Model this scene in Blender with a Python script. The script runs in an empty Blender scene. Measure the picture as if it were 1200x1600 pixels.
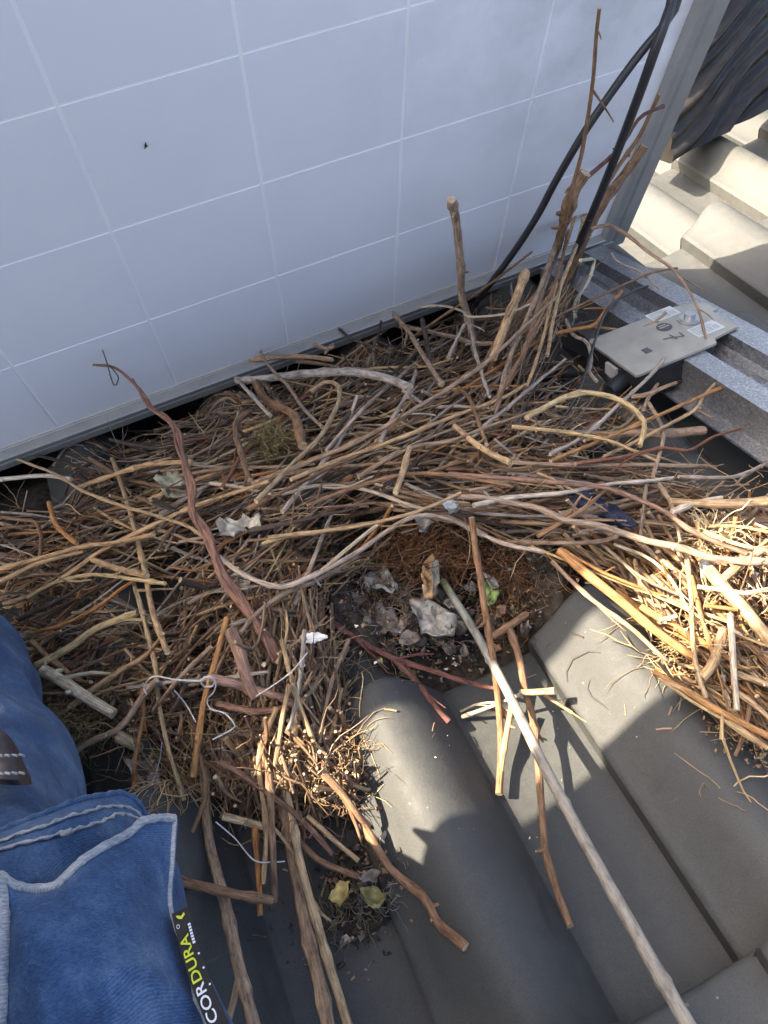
import bpy, math, random
import numpy as np
from mathutils import Vector, Matrix, noise
rnd = random.Random(11)
sc = bpy.context.scene

# ------------------------------------------------------------------ frames, camera, light
# Everything is laid out in the roof's own frame: X across the slope, Y down the slope, Z out of the tiles.
PITCH = math.radians(27.2)
ROOF = Matrix.Translation((0, 0, 5.0)) @ Matrix.Rotation(-PITCH, 4, 'X')
AX = Vector((0.90884506, -0.37630036, 0.17999636))     # roof axes seen from the camera (x right, y down, z forward)
AY = Vector((-0.38105794, -0.57343073, 0.7252393))
AZ = Vector((-0.16969237, -0.7277192, -0.66455193))
EYE = Vector((0, 0, 0.56)); FPX = 1180.0
cam = bpy.data.cameras.new('camera'); cam_o = bpy.data.objects.new('camera', cam); sc.collection.objects.link(cam_o)
cm = Matrix(((AX.x, -AX.y, -AX.z, EYE.x), (AY.x, -AY.y, -AY.z, EYE.y), (AZ.x, -AZ.y, -AZ.z, EYE.z), (0, 0, 0, 1)))
cam_o.matrix_world = ROOF @ cm
cam.sensor_fit = 'VERTICAL'; cam.sensor_height = 24; cam.sensor_width = 18; cam.lens = 24 * FPX / 1600
cam.clip_start = 0.02; cam.clip_end = 500
sc.camera = cam_o

SUN = (ROOF.to_3x3() @ Vector((-1.0, 0.16, 1.3))).normalized()      # towards the sun
el = math.asin(SUN.z); az = math.atan2(SUN.x, SUN.y)
w = bpy.data.worlds.new('World'); sc.world = w; w.use_nodes = True
nt = w.node_tree; bg = nt.nodes['Background']; sky = nt.nodes.new('ShaderNodeTexSky')
sky.sky_type = 'NISHITA'; sky.sun_disc = False; sky.sun_elevation = el; sky.sun_rotation = az
sky.air_density = 0.8; sky.dust_density = 7.0; sky.ozone_density = 0.6
nt.links.new(sky.outputs[0], bg.inputs[0]); bg.inputs[1].default_value = 0.15
sl = bpy.data.lights.new('sun', 'SUN'); sl.energy = 5.0; sl.angle = math.radians(0.55); sl.color = (1.0, 0.86, 0.67)
so = bpy.data.objects.new('sun', sl); sc.collection.objects.link(so)
so.rotation_euler = (-SUN).to_track_quat('-Z', 'Y').to_euler(); so.location = SUN * 20
vs = sc.view_settings; vs.view_transform = 'Standard'; vs.look = 'None'; vs.exposure = 2.45; vs.gamma = 1.0; vs.use_curve_mapping = False
sc.render.engine = 'CYCLES'; sc.cycles.max_bounces = 6; sc.cycles.use_denoising = True

# ------------------------------------------------------------------ helpers
def ray(px, py):
    c = Vector(((px - 600) / FPX, (py - 800) / FPX, 1))
    return Vector((AX.dot(c), AY.dot(c), AZ.dot(c)))
def W(px, py, z):                      # the point of height z above the roof that lies there
    r = ray(px, py); return EYE + r * ((z - EYE.z) / r.z)
PUP = Vector((0, -0.4567, 0.8896)); PN = Vector((0, 0.8896, 0.4567))   # the raised panel: its up edge and its far-facing normal
PD = 0.545
def PP(u, v, off=0.0): return EYE + PN * (PD - off) + PUP * v + Vector((u, 0, 0))
def WP(px, py, off):                   # point at a distance off in front of the panel's back
    r = ray(px, py); return EYE + r * ((PD - off) / r.dot(PN))
PITCHX, EXPO, X0, YEND, STEP, ZB = 0.1905, 0.262, -0.0065, 0.356, 0.042, -0.02
def prof(u):
    z = 0.0
    if u < 0.108:
        s = max(u, 0) / 0.108
        z = 0.055 * (0.5 - 0.5 * math.cos(2 * math.pi * s)) ** (0.52 if s < .5 else 0.5)
        if s < 0.3: z += 0.020 * (1 - s / 0.3) ** 2
    else:
        z = -0.004 * math.sin(math.pi * min(1, (u - 0.108) / 0.083))
    return z
def tile_z(x, y):
    u = (x - X0) % PITCHX; v = (y - (YEND - EXPO)) % EXPO
    return ZB + prof(u) + STEP * v / EXPO

HP = [(0,800,.06),(0,950,.05),(150,720,.05),(150,780,.075),(150,950,.07),(300,640,.055),(300,750,.095),(300,850,.11),(450,590,.08),(450,680,.11),(450,780,.13),(450,900,.105),
 (600,545,.07),(600,640,.12),(620,760,.135),(560,890,.06),(610,960,.02),(680,960,.02),(740,870,.06),(740,760,.13),(740,500,.07),(800,560,.10),(800,680,.125),(900,780,.12),(860,430,.13),(930,500,.07),
 (1000,650,.07),(1000,720,.085),(1000,800,.09),(1150,720,.04),(1150,800,.08),(960,900,.07),(1050,950,.075),(1150,1050,.065),(1150,900,.08),(1190,1170,.05),(300,1000,.10),(450,1030,.09),(450,1180,.07),(300,1150,.06),(120,1060,.06),
 (540,1150,.05),(530,1050,.06),(560,1300,.03),(540,1400,.015),(420,1320,.03),(200,1200,.03),(700,1080,.02),(800,1000,.03)]
def H(px, py):
    a = b = 0.0
    for x, y, z in HP:
        k = 1.0 / (((x - px) ** 2 + (y - py) ** 2) / 3600.0 + 0.05) ** 2
        a += k * z; b += k
    return 1.12 * a / b

class MB:
    def __init__(s): s.v = []; s.f = []; s.c = []; s.t = []; s.sm = []
    def add(s, verts, faces, col=(1, 1, 1), smooth=False, tw=None):
        o = len(s.v); s.v += [Vector(p) for p in verts]
        s.f += [tuple(i + o for i in f) for f in faces]; s.sm += [smooth] * len(faces)
        s.c += [col] * len(verts) if not isinstance(col, list) else col
        s.t += tw if tw else [(p[0], p[1], p[2]) for p in verts]
    def box(s, lo, hi, col=(1, 1, 1), M=None):
        x0, y0, z0 = lo; x1, y1, z1 = hi
        vs_ = [(x0,y0,z0),(x1,y0,z0),(x1,y1,z0),(x0,y1,z0),(x0,y0,z1),(x1,y0,z1),(x1,y1,z1),(x0,y1,z1)]
        if M: vs_ = [M(*p) for p in vs_]
        s.add(vs_, [(0,3,2,1),(4,5,6,7),(0,1,5,4),(1,2,6,5),(2,3,7,6),(3,0,4,7)], col)
    def tube(s, pts, rad, col, sides=6, endcol=None, seed=None):
        n = len(pts); V = []; C = []; TW = []; F = []
        t = (pts[1] - pts[0]).normalized(); up = t.orthogonal().normalized(); L = 0.0
        sd = seed if seed is not None else rnd.random() * 50
        for i, p in enumerate(pts):
            if i:
                L += (p - pts[i - 1]).length
            tn = (pts[min(i + 1, n - 1)] - pts[max(i - 1, 0)])
            tn = tn.normalized() if tn.length > 1e-9 else t
            up = (up - tn * up.dot(tn)); up = up.normalized() if up.length > 1e-6 else tn.orthogonal().normalized()
            bi = tn.cross(up); r = rad[i] if hasattr(rad, '__len__') else rad
            ci = col[i] if isinstance(col, list) else col
            for k in range(sides):
                a = 2 * math.pi * k / sides
                V.append(p + (up * math.cos(a) + bi * math.sin(a)) * r)
                C.append(ci); TW.append((L + sd, math.cos(a) * 0.01 + sd, math.sin(a) * 0.01))
        for i in range(n - 1):
            for k in range(sides):
                a = i * sides + k; b = i * sides + (k + 1) % sides
                F.append((a, b, b + sides, a + sides))
        s.add(V, F, C, True, TW)
        ec = endcol or (C[0] if not endcol else endcol)
        for i0, rev in ((0, True), ((n - 1) * sides, False)):
            ring = V[i0:i0 + sides]
            f = tuple(range(sides)); f = f[::-1] if rev else f
            s.add(ring, [f], ec)
    def mesh(s, name, origin=Vector((0, 0, 0)), attrs=True):
        me = bpy.data.meshes.new(name)
        me.from_pydata([tuple(p - origin) for p in s.v], [], s.f)
        me.polygons.foreach_set('use_smooth', s.sm)
        if attrs:
            a = me.attributes.new('tint', 'FLOAT_COLOR', 'POINT')
            a.data.foreach_set('color', [x for c in s.c for x in (c[0], c[1], c[2], 1.0)])
            b = me.attributes.new('tw', 'FLOAT_VECTOR', 'POINT')
            b.data.foreach_set('vector', [x for c in s.t for x in c])
        me.update(); return me

ORG = {}
def link(o): sc.collection.objects.link(o); return o
def settag(o, label=None, cat=None, group=None, kind=None):
    for k, v in (('label', label), ('category', cat), ('group', group), ('kind', kind)):
        if v: o[k] = v
    return o
def thing(name, loc, label, cat, group=None, kind=None):
    o = link(bpy.data.objects.new(name, None)); loc = Vector(loc)
    o.matrix_world = ROOF @ Matrix.Translation(loc); o.empty_display_size = 0.02
    ORG[o] = loc; return settag(o, label, cat, group, kind)
def part(name, mb, mat, parent, kind=None, label=None):
    org = ORG[parent]
    o = link(bpy.data.objects.new(name, mb.mesh(name, org))); o.data.materials.append(mat)
    o.parent = parent; ORG[o] = org
    return settag(o, label, None, None, kind)
def single(name, mb, mat, label=None, cat=None, group=None, kind=None):
    n = len(mb.v); c = Vector((sum(p.x for p in mb.v) / n, sum(p.y for p in mb.v) / n, min(p.z for p in mb.v)))
    o = link(bpy.data.objects.new(name, mb.mesh(name, c))); o.data.materials.append(mat)
    o.matrix_world = ROOF @ Matrix.Translation(c); ORG[o] = c
    return settag(o, label, cat, group, kind)

# ------------------------------------------------------------------ materials
def newmat(name, col=(.5, .5, .5), rough=.6, metal=0.0, spec=.5):
    m = bpy.data.materials.new(name); m.use_nodes = True; b = m.node_tree.nodes['Principled BSDF']
    b.inputs['Base Color'].default_value = (*col, 1); b.inputs['Roughness'].default_value = rough
    b.inputs['Metallic'].default_value = metal; b.inputs['Specular IOR Level'].default_value = spec
    return m, m.node_tree, b
def N(t, typ, **kw):
    n = t.nodes.new(typ)
    for k, v in kw.items():
        if k.startswith('i_'): n.inputs[k[2:].replace('_', ' ')].default_value = v
        else: setattr(n, k, v)
    return n
def ramp(t, src, stops):
    r = t.nodes.new('ShaderNodeValToRGB'); e = r.color_ramp.elements
    while len(e) < len(stops): e.new(0.5)
    for x, (p, c) in zip(e, stops): x.position = p; x.color = (*c, 1) if len(c) == 3 else c
    t.links.new(src, r.inputs[0]); return r
def mixc(t, fac, a, b, mode='MIX'):
    m = t.nodes.new('ShaderNodeMix'); m.data_type = 'RGBA'; m.blend_type = mode
    for i, x in ((0, fac), (6, a), (7, b)):
        if hasattr(x, 'is_output'): t.links.new(x, m.inputs[i])
        else: m.inputs[i].default_value = x if not isinstance(x, tuple) else (*x, 1)
    return m.outputs[2]
def bump(t, b, h, strength=.4, dist=.001):
    n = t.nodes.new('ShaderNodeBump'); n.inputs['Strength'].default_value = strength; n.inputs['Distance'].default_value = dist
    t.links.new(h, n.inputs['Height']); t.links.new(n.outputs[0], b.inputs['Normal'])
def nz(t, vec, scale, detail=4, rough=.6):
    n = N(t, 'ShaderNodeTexNoise', i_Scale=scale, i_Detail=detail, i_Roughness=rough); t.links.new(vec, n.inputs['Vector']); return n
def attr(t, name): return N(t, 'ShaderNodeAttribute', attribute_name=name)
def objco(t): return N(t, 'ShaderNodeTexCoord').outputs['Object']

def bark_mat(name, amt=.55, bmp=.7, rough=.78):
    m, t, b = newmat(name, rough=rough, spec=.25)
    at = attr(t, 'tint'); tw = attr(t, 'tw')
    mp = N(t, 'ShaderNodeMapping'); t.links.new(tw.outputs['Vector'], mp.inputs[0]); mp.inputs['Scale'].default_value = (.16, 1, 1)
    n1 = nz(t, mp.outputs[0], 420, 4); n2 = nz(t, tw.outputs['Vector'], 90, 3); n3 = nz(t, tw.outputs['Vector'], 700, 2)
    r1 = ramp(t, n1.outputs[0], [(.25, (1 - amt,) * 3), (.5, (1, 1, 1)), (.78, (1 + amt, 1 + amt * .95, 1 + amt * .85))])
    c1 = mixc(t, 1.0, at.outputs['Color'], r1.outputs[0], 'MULTIPLY')
    r2 = ramp(t, n2.outputs[0], [(.3, (.48, .45, .43)), (.52, (1, 1, 1)), (.75, (1.3, 1.27, 1.2))])
    c2 = mixc(t, 1.0, c1, r2.outputs[0], 'MULTIPLY')
    r3 = ramp(t, n3.outputs[0], [(.62, (0, 0, 0)), (.72, (.5, .5, .5))])
    c3 = mixc(t, r3.outputs[0], c2, (.30, .27, .23))
    t.links.new(c3, b.inputs['Base Color'])
    ad = N(t, 'ShaderNodeMath', operation='ADD'); t.links.new(n1.outputs[0], ad.inputs[0]); t.links.new(n2.outputs[0], ad.inputs[1])
    bump(t, b, ad.outputs[0], bmp, .0012); return m
M_BARK = bark_mat('bark', .58, 1.0); M_CANE = bark_mat('cane', .28, .4, .6); M_FIBRE = bark_mat('fibre', .25, .1, .7)
def tile_mat():
    m, t, b = newmat('concrete_tile', rough=.6, spec=.3)
    g = N(t, 'ShaderNodeNewGeometry'); p = g.outputs['Position']
    n1 = nz(t, p, 7, 5); n2 = nz(t, p, 90, 4); n3 = nz(t, p, 900, 2); oi = N(t, 'ShaderNodeObjectInfo')
    c = ramp(t, n1.outputs[0], [(.3, (.037, .041, .041)), (.55, (.050, .053, .051)), (.75, (.065, .066, .061))]).outputs[0]
    c = mixc(t, .35, c, ramp(t, n2.outputs[0], [(.3, (.038, .039, .037)), (.7, (.075, .074, .066))]).outputs[0])
    rr = ramp(t, oi.outputs['Random'], [(0, (.9, .9, .92)), (1, (1.1, 1.08, 1.04))]).outputs[0]
    c = mixc(t, 1.0, c, rr, 'MULTIPLY')
    v = N(t, 'ShaderNodeTexVoronoi', i_Scale=55.0); t.links.new(p, v.inputs['Vector'])
    lt = N(t, 'ShaderNodeMath', operation='LESS_THAN'); t.links.new(v.outputs['Distance'], lt.inputs[0]); lt.inputs[1].default_value = .05
    n5 = nz(t, p, 13, 2); gt = N(t, 'ShaderNodeMath', operation='GREATER_THAN'); t.links.new(n5.outputs[0], gt.inputs[0]); gt.inputs[1].default_value = .52
    mu = N(t, 'ShaderNodeMath', operation='MULTIPLY'); t.links.new(lt.outputs[0], mu.inputs[0]); t.links.new(gt.outputs[0], mu.inputs[1])
    c = mixc(t, mu.outputs[0], c, (.14, .135, .12))
    c = mixc(t, 1.0, c, ramp(t, n3.outputs[0], [(.3, (.84, .84, .84)), (.5, (1, 1, 1)), (.7, (1.17, 1.16, 1.14))]).outputs[0], 'MULTIPLY')
    # faint scratches
    mp = N(t, 'ShaderNodeMapping'); t.links.new(p, mp.inputs[0]); mp.inputs['Rotation'].default_value = (.2, .3, .9); mp.inputs['Scale'].default_value = (4, 160, 40)
    n6 = nz(t, mp.outputs[0], 1.0, 2); sc_ = ramp(t, n6.outputs[0], [(.70, (0, 0, 0)), (.76, (.35, .35, .35))]).outputs[0]
    c = mixc(t, sc_, c, (.10, .098, .088))
    # dark soil washed onto some places
    n7 = nz(t, p, 16, 6, .7); so_ = ramp(t, n7.outputs[0], [(.60, (0, 0, 0)), (.74, (.6, .6, .6))]).outputs[0]
    c = mixc(t, so_, c, (.030, .028, .024))
    t.links.new(c, b.inputs['Base Color'])
    ro = ramp(t, n2.outputs[0], [(.3, (.56,) * 3), (.7, (.74,) * 3)]).outputs[0]; t.links.new(ro, b.inputs['Roughness'])
    ad = N(t, 'ShaderNodeMath', operation='MULTIPLY_ADD'); t.links.new(n3.outputs[0], ad.inputs[0]); ad.inputs[1].default_value = .5; t.links.new(n2.outputs[0], ad.inputs[2])
    bump(t, b, ad.outputs[0], .4, .0008); return m
M_TILE = tile_mat()
def galv_mat():
    m, t, b = newmat('galvanised_steel', rough=.42, metal=.85)
    p = objco(t); v = N(t, 'ShaderNodeTexVoronoi', i_Scale=560.0); t.links.new(p, v.inputs['Vector'])
    n = nz(t, p, 400, 3)
    c = ramp(t, v.outputs['Color'], [(.2, (.18, .185, .19)), (.55, (.27, .275, .28)), (.85, (.44, .445, .45))]).outputs[0]
    c = mixc(t, .3, c, ramp(t, n.outputs[0], [(.3, (.2, .2, .2)), (.7, (.6, .6, .6))]).outputs[0]); t.links.new(c, b.inputs['Base Color'])
    t.links.new(ramp(t, v.outputs['Color'], [(.2, (.35,) * 3), (.8, (.6,) * 3)]).outputs[0], b.inputs['Roughness']); return m
M_GALV = galv_mat()
def frame_mat():
    m, t, b = newmat('grey_frame_paint', (.2, .2, .19), .38, .3)
    n = nz(t, objco(t), 30, 5); c = ramp(t, n.outputs[0], [(.3, (.26, .262, .25)), (.7, (.33, .33, .31))]).outputs[0]
    t.links.new(c, b.inputs['Base Color']); return m
M_FRAME = frame_mat()
def sheet_mat(name, c0, c1):
    m, t, b = newmat(name, rough=.42, spec=.5)
    g = N(t, 'ShaderNodeNewGeometry'); p = g.outputs['Position']
    n = nz(t, p, 5, 4); c = ramp(t, n.outputs[0], [(.3, c0), (.7, c1)]).outputs[0]
    # soot-like dirt towards the frame corner
    d = N(t, 'ShaderNodeVectorMath', operation='DISTANCE'); t.links.new(p, d.inputs[0]); q = ROOF @ PP(.56, -.30, .0)
    d.inputs[1].default_value = q
    mk = N(t, 'ShaderNodeMapRange'); t.links.new(d.outputs['Value'], mk.inputs[0]); mk.inputs[1].default_value = .42; mk.inputs[2].default_value = .03
    n2 = nz(t, p, 16, 5, .65); mu = N(t, 'ShaderNodeMath', operation='MULTIPLY'); t.links.new(mk.outputs[0], mu.inputs[0])
    t.links.new(ramp(t, n2.outputs[0], [(.38, (0, 0, 0)), (.68, (1, 1, 1))]).outputs[0], mu.inputs[1])
    m2 = N(t, 'ShaderNodeMath', operation='MULTIPLY'); t.links.new(mu.outputs[0], m2.inputs[0]); m2.inputs[1].default_value = .5
    c = mixc(t, m2.outputs[0], c, (.22, .19, .17))
    n3 = nz(t, p, 60, 3); sp = ramp(t, n3.outputs[0], [(.70, (0, 0, 0)), (.78, (.3, .3, .3))]).outputs[0]
    c = mixc(t, sp, c, (.40, .38, .36)); t.links.new(c, b.inputs['Base Color']); return m
M_SHEET = sheet_mat('white_backsheet', (.85, .86, .85), (.89, .89, .88))
M_CELL = sheet_mat('cell_behind_backsheet', (.69, .715, .74), (.745, .765, .78))
def cloth_mat(name, c0, c1, c2, sc1=220):
    m, t, b = newmat(name, rough=.85, spec=.15); p = objco(t)
    mp = N(t, 'ShaderNodeMapping'); t.links.new(p, mp.inputs[0]); mp.inputs['Rotation'].default_value = (.2, .1, .7); mp.inputs['Scale'].default_value = (1, 2.2, 1)
    n1 = nz(t, mp.outputs[0], sc1 * 3.2, 2); n2 = nz(t, p, 34, 6, .68); n3 = nz(t, p, 480, 2)
    c = ramp(t, n2.outputs[0], [(.28, c0), (.5, c1), (.74, c2)]).outputs[0]
    c = mixc(t, 1.0, c, ramp(t, n1.outputs[0], [(.3, (.72, .73, .76)), (.7, (1.25, 1.22, 1.18))]).outputs[0], 'MULTIPLY')
    wv = N(t, 'ShaderNodeTexWave', i_Scale=520.0, i_Distortion=2.5, i_Detail=2.0); wm = N(t, 'ShaderNodeMapping'); t.links.new(p, wm.inputs[0]); wm.inputs['Rotation'].default_value = (.1, .2, .85); t.links.new(wm.outputs[0], wv.inputs['Vector'])
    c = mixc(t, 1.0, c, ramp(t, wv.outputs[0], [(.1, (.82, .83, .85)), (.9, (1.16, 1.15, 1.13))]).outputs[0], 'MULTIPLY')
    c = mixc(t, ramp(t, n3.outputs[0], [(.62, (0, 0, 0)), (.74, (.22, .22, .22))]).outputs[0], c, (.14, .20, .30))
    t.links.new(c, b.inputs['Base Color']); b.inputs['Sheen Weight'].default_value = .08
    ad = N(t, 'ShaderNodeMath', operation='ADD'); t.links.new(n1.outputs[0], ad.inputs[0]); t.links.new(n3.outputs[0], ad.inputs[1])
    bump(t, b, ad.outputs[0], .3, .0010); return m
M_DENIM = cloth_mat('blue_denim', (.012, .029, .072), (.028, .064, .142), (.085, .140, .235))
M_FRAY = cloth_mat('frayed_seam', (.10, .13, .19), (.22, .24, .27), (.40, .39, .36), 120)
def simple(name, c0, c1, rough=.6, scale=60, metal=0.0, spec=.5, bmp=0.0):
    m, t, b = newmat(name, rough=rough, metal=metal, spec=spec); n = nz(t, objco(t), scale, 5)
    t.links.new(ramp(t, n.outputs[0], [(.3, c0), (.7, c1)]).outputs[0], b.inputs['Base Color'])
    if bmp: bump(t, b, n.outputs[0], bmp, .002)
    return m
M_BLACK = simple('black_plastic', (.012, .013, .015), (.022, .023, .026), .42)
M_TARP = simple('black_foil', (.012, .011, .010), (.022, .020, .018), .30, 25, 0, .25, .2)
M_COVER = simple('beige_cover_plate', (.27, .26, .22), (.36, .345, .295), .45, 40, .25)
M_STICK = simple('paper_sticker', (.42, .43, .42), (.52, .53, .52), .5)
M_INK = simple('grey_ink', (.05, .05, .05), (.08, .08, .08), .6)
M_FADE = simple('faded_print', (.28, .28, .28), (.40, .40, .40), .6)
M_RIBBON = simple('tinned_ribbon', (.46, .41, .33), (.56, .50, .40), .5, 30)
M_STEEL = simple('bolt_steel', (.35, .36, .36), (.5, .5, .5), .4, 90, .8)
M_DIRT = simple('nest_soil', (.018, .015, .012), (.075, .062, .05), .95, 160, 0, .1, .8)
M_LEAF = bark_mat('dry_leaf', .3, .4, .6)
M_STRING = simple('white_string', (.36, .36, .35), (.55, .55, .54), .8)
M_WHITE = simple('white_print', (.75, .75, .76), (.82, .82, .82), .6)
M_LIME = simple('yellow_print', (.62, .66, .03), (.70, .74, .05), .6)
M_LABEL = simple('woven_black_label', (.008, .008, .010), (.016, .016, .02), .7, 400)
M_LEATHER = simple('dark_leather', (.02, .016, .018), (.045, .035, .036), .55, 120, 0, .4, .3)
M_JACKET = simple('dark_jacket', (.02, .025, .04), (.035, .04, .06), .85)
M_UNDER = simple('roofing_membrane', (.03, .03, .03), (.05, .05, .05), .9)
M_GROUND = simple('garden_ground', (.05, .065, .03), (.10, .10, .06), .95, 3)

# ------------------------------------------------------------------ the setting
g = MB(); g.add([(-150, -150, 0), (150, -150, 0), (150, 150, 0), (-150, 150, 0)], [(0, 1, 2, 3)])
go = link(bpy.data.objects.new('ground', g.mesh('ground'))); go.data.materials.append(M_GROUND); go['kind'] = 'structure'; go.location.z = 0
rb = MB(); rb.box((-1.6, -1.2, -.14), (2.9, 2.75, -.085))
roof = link(bpy.data.objects.new('roof', rb.mesh('roof'))); roof.data.materials.append(M_UNDER); roof.matrix_world = ROOF; roof['kind'] = 'structure'; ORG[roof] = Vector((0, 0, 0))
def tile_mesh(seed):
    r = random.Random(seed); mb = MB(); th = .020
    us = [0, .002, .005, .009, .014, .021, .029, .037, .046, .055, .064, .073, .081, .089, .095, .100, .104, .1065, .108, .118, .130, .142, .153, .165, .177, .187, .197]
    vr = [-.055, 0, .08, .16, .22, .250, .257, .2605, .262]
    drop = [0, 0, 0, 0, 0, 0, .0003, .0016, .0055]
    def P(u, v, d): return Vector((u + (.0012 * r.uniform(-1, 1) if v > .26 else 0), v - EXPO, ZB + prof(u) + STEP * v / EXPO - d - (.0025 if u == 0 else 0)))
    nu, nv = len(us), len(vr)
    top = [P(u, v, d) for v, d in zip(vr, drop) for u in us]
    mb.add(top, [(j * nu + i, j * nu + i + 1, (j + 1) * nu + i + 1, (j + 1) * nu + i) for j in range(nv - 1) for i in range(nu - 1)], (1, 1, 1), True)
    e = [top[(nv - 1) * nu + i] for i in range(nu)]; eb = [Vector((p.x, p.y - .001, p.z - th + .004)) for p in e]
    mb.add(e + eb, [(i + 1, i, nu + i, nu + i + 1) for i in range(nu - 1)], (1, 1, 1), True)
    l = [top[j * nu] for j in range(nv)]; lb = [Vector((p.x + .001, p.y, p.z - .017)) for p in l]
    mb.add(l + lb, [(j, j + 1, nv + j + 1, nv + j) for j in range(nv - 1)][::1])
    l = [top[j * nu + nu - 1] for j in range(nv)]; lb = [Vector((p.x, p.y, p.z - th)) for p in l]
    mb.add(l + lb, [(j + 1, j, nv + j, nv + j + 1) for j in range(nv - 1)])
    bot = [Vector((p.x, p.y, p.z - th + (.003 if j == nv - 1 else 0))) for j in range(nv) for p in top[j * nu:(j + 1) * nu]]
    mb.add(bot, [(j * nu + i, (j + 1) * nu + i, (j + 1) * nu + i + 1, j * nu + i + 1) for j in range(nv - 1) for i in range(nu - 1)], (1, 1, 1), True)
    return mb.mesh('tile')
tms = [tile_mesh(i) for i in range(4)]
for t_ in tms: t_.materials.append(M_TILE)
for i in range(-7, 14):
    for j in range(-4, 8):
        o = link(bpy.data.objects.new('tile', tms[rnd.randrange(4)])); o.parent = roof
        o.location = (X0 + i * PITCHX + rnd.uniform(-.0012, .0012), YEND + j * EXPO + rnd.uniform(-.0015, .0015), rnd.uniform(-.0008, .0008))
        o.rotation_euler = (rnd.uniform(-.002, .002), 0, rnd.uniform(-.003, .003))

mb = MB()
for path in ([(887,1066),(885,1050),(895,1030),(920,1018),(938,1020)], [(950,1108),(940,1100),(925,1090),(918,1075),(922,1062)]):
    P = []
    for x, y in path:
        z = .06
        for _ in range(6): q = W(x, y, z); z = tile_z(q.x, q.y)
        P.append(W(x, y, z + .0002))
    Q = P
    mb.tube(Q, [.0003, .0007, .0008, .0006, .0003], (.05, .05, .046), 5)
o = part('mould_mark', mb, M_TILE, roof)

# ------------------------------------------------------------------ raised solar panel
PVB, UR, UL, PL = -.813, .629, -.96, .91       # base, right end, left end, height of the frame (panel coordinates)
sp = thing('solar_panel', PP((UL + UR) / 2, PVB, .02), 'large solar panel propped upright with its white back facing the nest', 'solar panel')
ft = .012
mb = MB(); mb.box((UL + .004, PVB + .004, -.004), (UR - .004, PVB + PL - .004, 0), M=lambda x, y, z: PP(x, y, z)); part('back_sheet', mb, M_SHEET, sp)
def frame_bar(axis):                             # C-profile: outer wall, back flange with a rolled lip and a groove
    mb = MB()
    k_ = 1.0 if axis in 'bt' else 1.75
    prof_ = [(0, -.022), (0, ft), (.010 * k_, ft), (.0115 * k_, ft - .0012), (.0135 * k_, ft - .0012), (.015 * k_, ft + .0003), (.0195 * k_, ft + .0003), (.0205 * k_, ft - .001), (.0205 * k_, .0005), (.003, .0005), (.003, -.022)]
    ends = {'b': ((UL, PVB), (UR, PVB)), 't': ((UL, PVB + PL), (UR, PVB + PL)), 'l': ((UL, PVB), (UL, PVB + PL)), 'r': ((UR, PVB), (UR, PVB + PL))}[axis]
    n = len(prof_); V = []
    for k, (eu, ev) in enumerate(ends):
        for d, o in prof_:
            if axis in 'bt':
                u = eu + (d * 1.75 if k == 0 else -d * 1.75); v = ev + (d if axis == 'b' else -d)
            else:
                v = ev + (d / 1.75 if k == 0 else -d / 1.75); u = eu + (d if axis == 'l' else -d)
            V.append(PP(u, v, o))
    F = [(i, (i + 1) % n, n + (i + 1) % n, n + i) for i in range(n)]
    mb.add(V, F); return mb
for a in 'btlr': part('frame_rail', frame_bar(a), M_FRAME, sp)
cols = [.426 + .144 * k for k in range(1, -10, -1)]; rows = [-.787 + .022] + [-.660 + .1305 * k for k in range(0, 6)]
cells = 0
for i in range(10):
    for j in range(6):
        x1, x0 = cols[i] - .0018, cols[i + 1] + .0018
        v0 = -.785 if j == 0 else -.660 + .1275 * (j - 1) + .0012
        v1 = -.660 + .1275 * j - .0012
        x1 = min(x1, .572)
        mb = MB(); mb.box((x0, v0, -.001), (x1, v1, .0006), M=lambda x, y, z: PP(x, y, z)); part('cell', mb, M_CELL, sp)
mb = MB(); mb.box((UL + .02, -.7895, -.001), (.578, -.787, .0008), M=lambda x, y, z: PP(x, y, z)); part('string_ribbon', mb, M_RIBBON, sp)
# small fly on the sheet
mb = MB(); c0 = WP(228, 228, .002)
for k in range(5):
    a = k * 1.3; mb.tube([c0, c0 + Vector((math.cos(a), 0, math.sin(a))) * (.0014 + .0014 * (k % 2))], [.0009, .0003], (.02, .02, .02), 5)
single('fly', mb, M_BARK, 'tiny dark fly sitting on the white back of the solar panel', 'insect')
# neighbouring panel lying flat further down the slope: unseen, added to shade the gap
fp = thing('solar_panel', (-.2, 1.3, .1), 'unseen solar panel lying flat behind the upright one, added to shade the gap under it', 'solar panel')
mb = MB(); mb.box((UL, .875, .090), (.575, 1.80, .125)); part('frame', mb, M_FRAME, fp)
mb = MB(); mb.box((UL + .02, .895, .124), (.555, 1.78, .1265)); part('glass', mb, M_BLACK, fp)

# ------------------------------------------------------------------ rails, optimiser, cables
rail = MB()
pr = [(.470, .058), (.470, .0605), (.4875, .0605), (.4875, .098), (.514, .098), (.514, .082), (.520, .076), (.548, .076), (.554, .082), (.554, .098), (.584, .098), (.584, .058), (.5815, .058), (.5815, .0955), (.5565, .0955), (.5565, .0805), (.549, .0735), (.519, .0735), (.5115, .0805), (.5115, .0955), (.490, .0955), (.490, .058)]
nY = 30; ys = [-.5 + (.828 + .5) * k / nY for k in range(nY + 1)]
n = len(pr); V = [Vector((x, y, z)) for y in ys for x, z in pr]
rail.add(V, [(k * n + i, k * n + (i + 1) % n, (k + 1) * n + (i + 1) % n, (k + 1) * n + i) for k in range(nY) for i in range(n)])
rail.add(V[-n:], [tuple(range(n))])
single('mounting_rail', rail, M_GALV, 'galvanised steel mounting rail running over the tiles under the optimiser box', 'rail')

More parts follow.
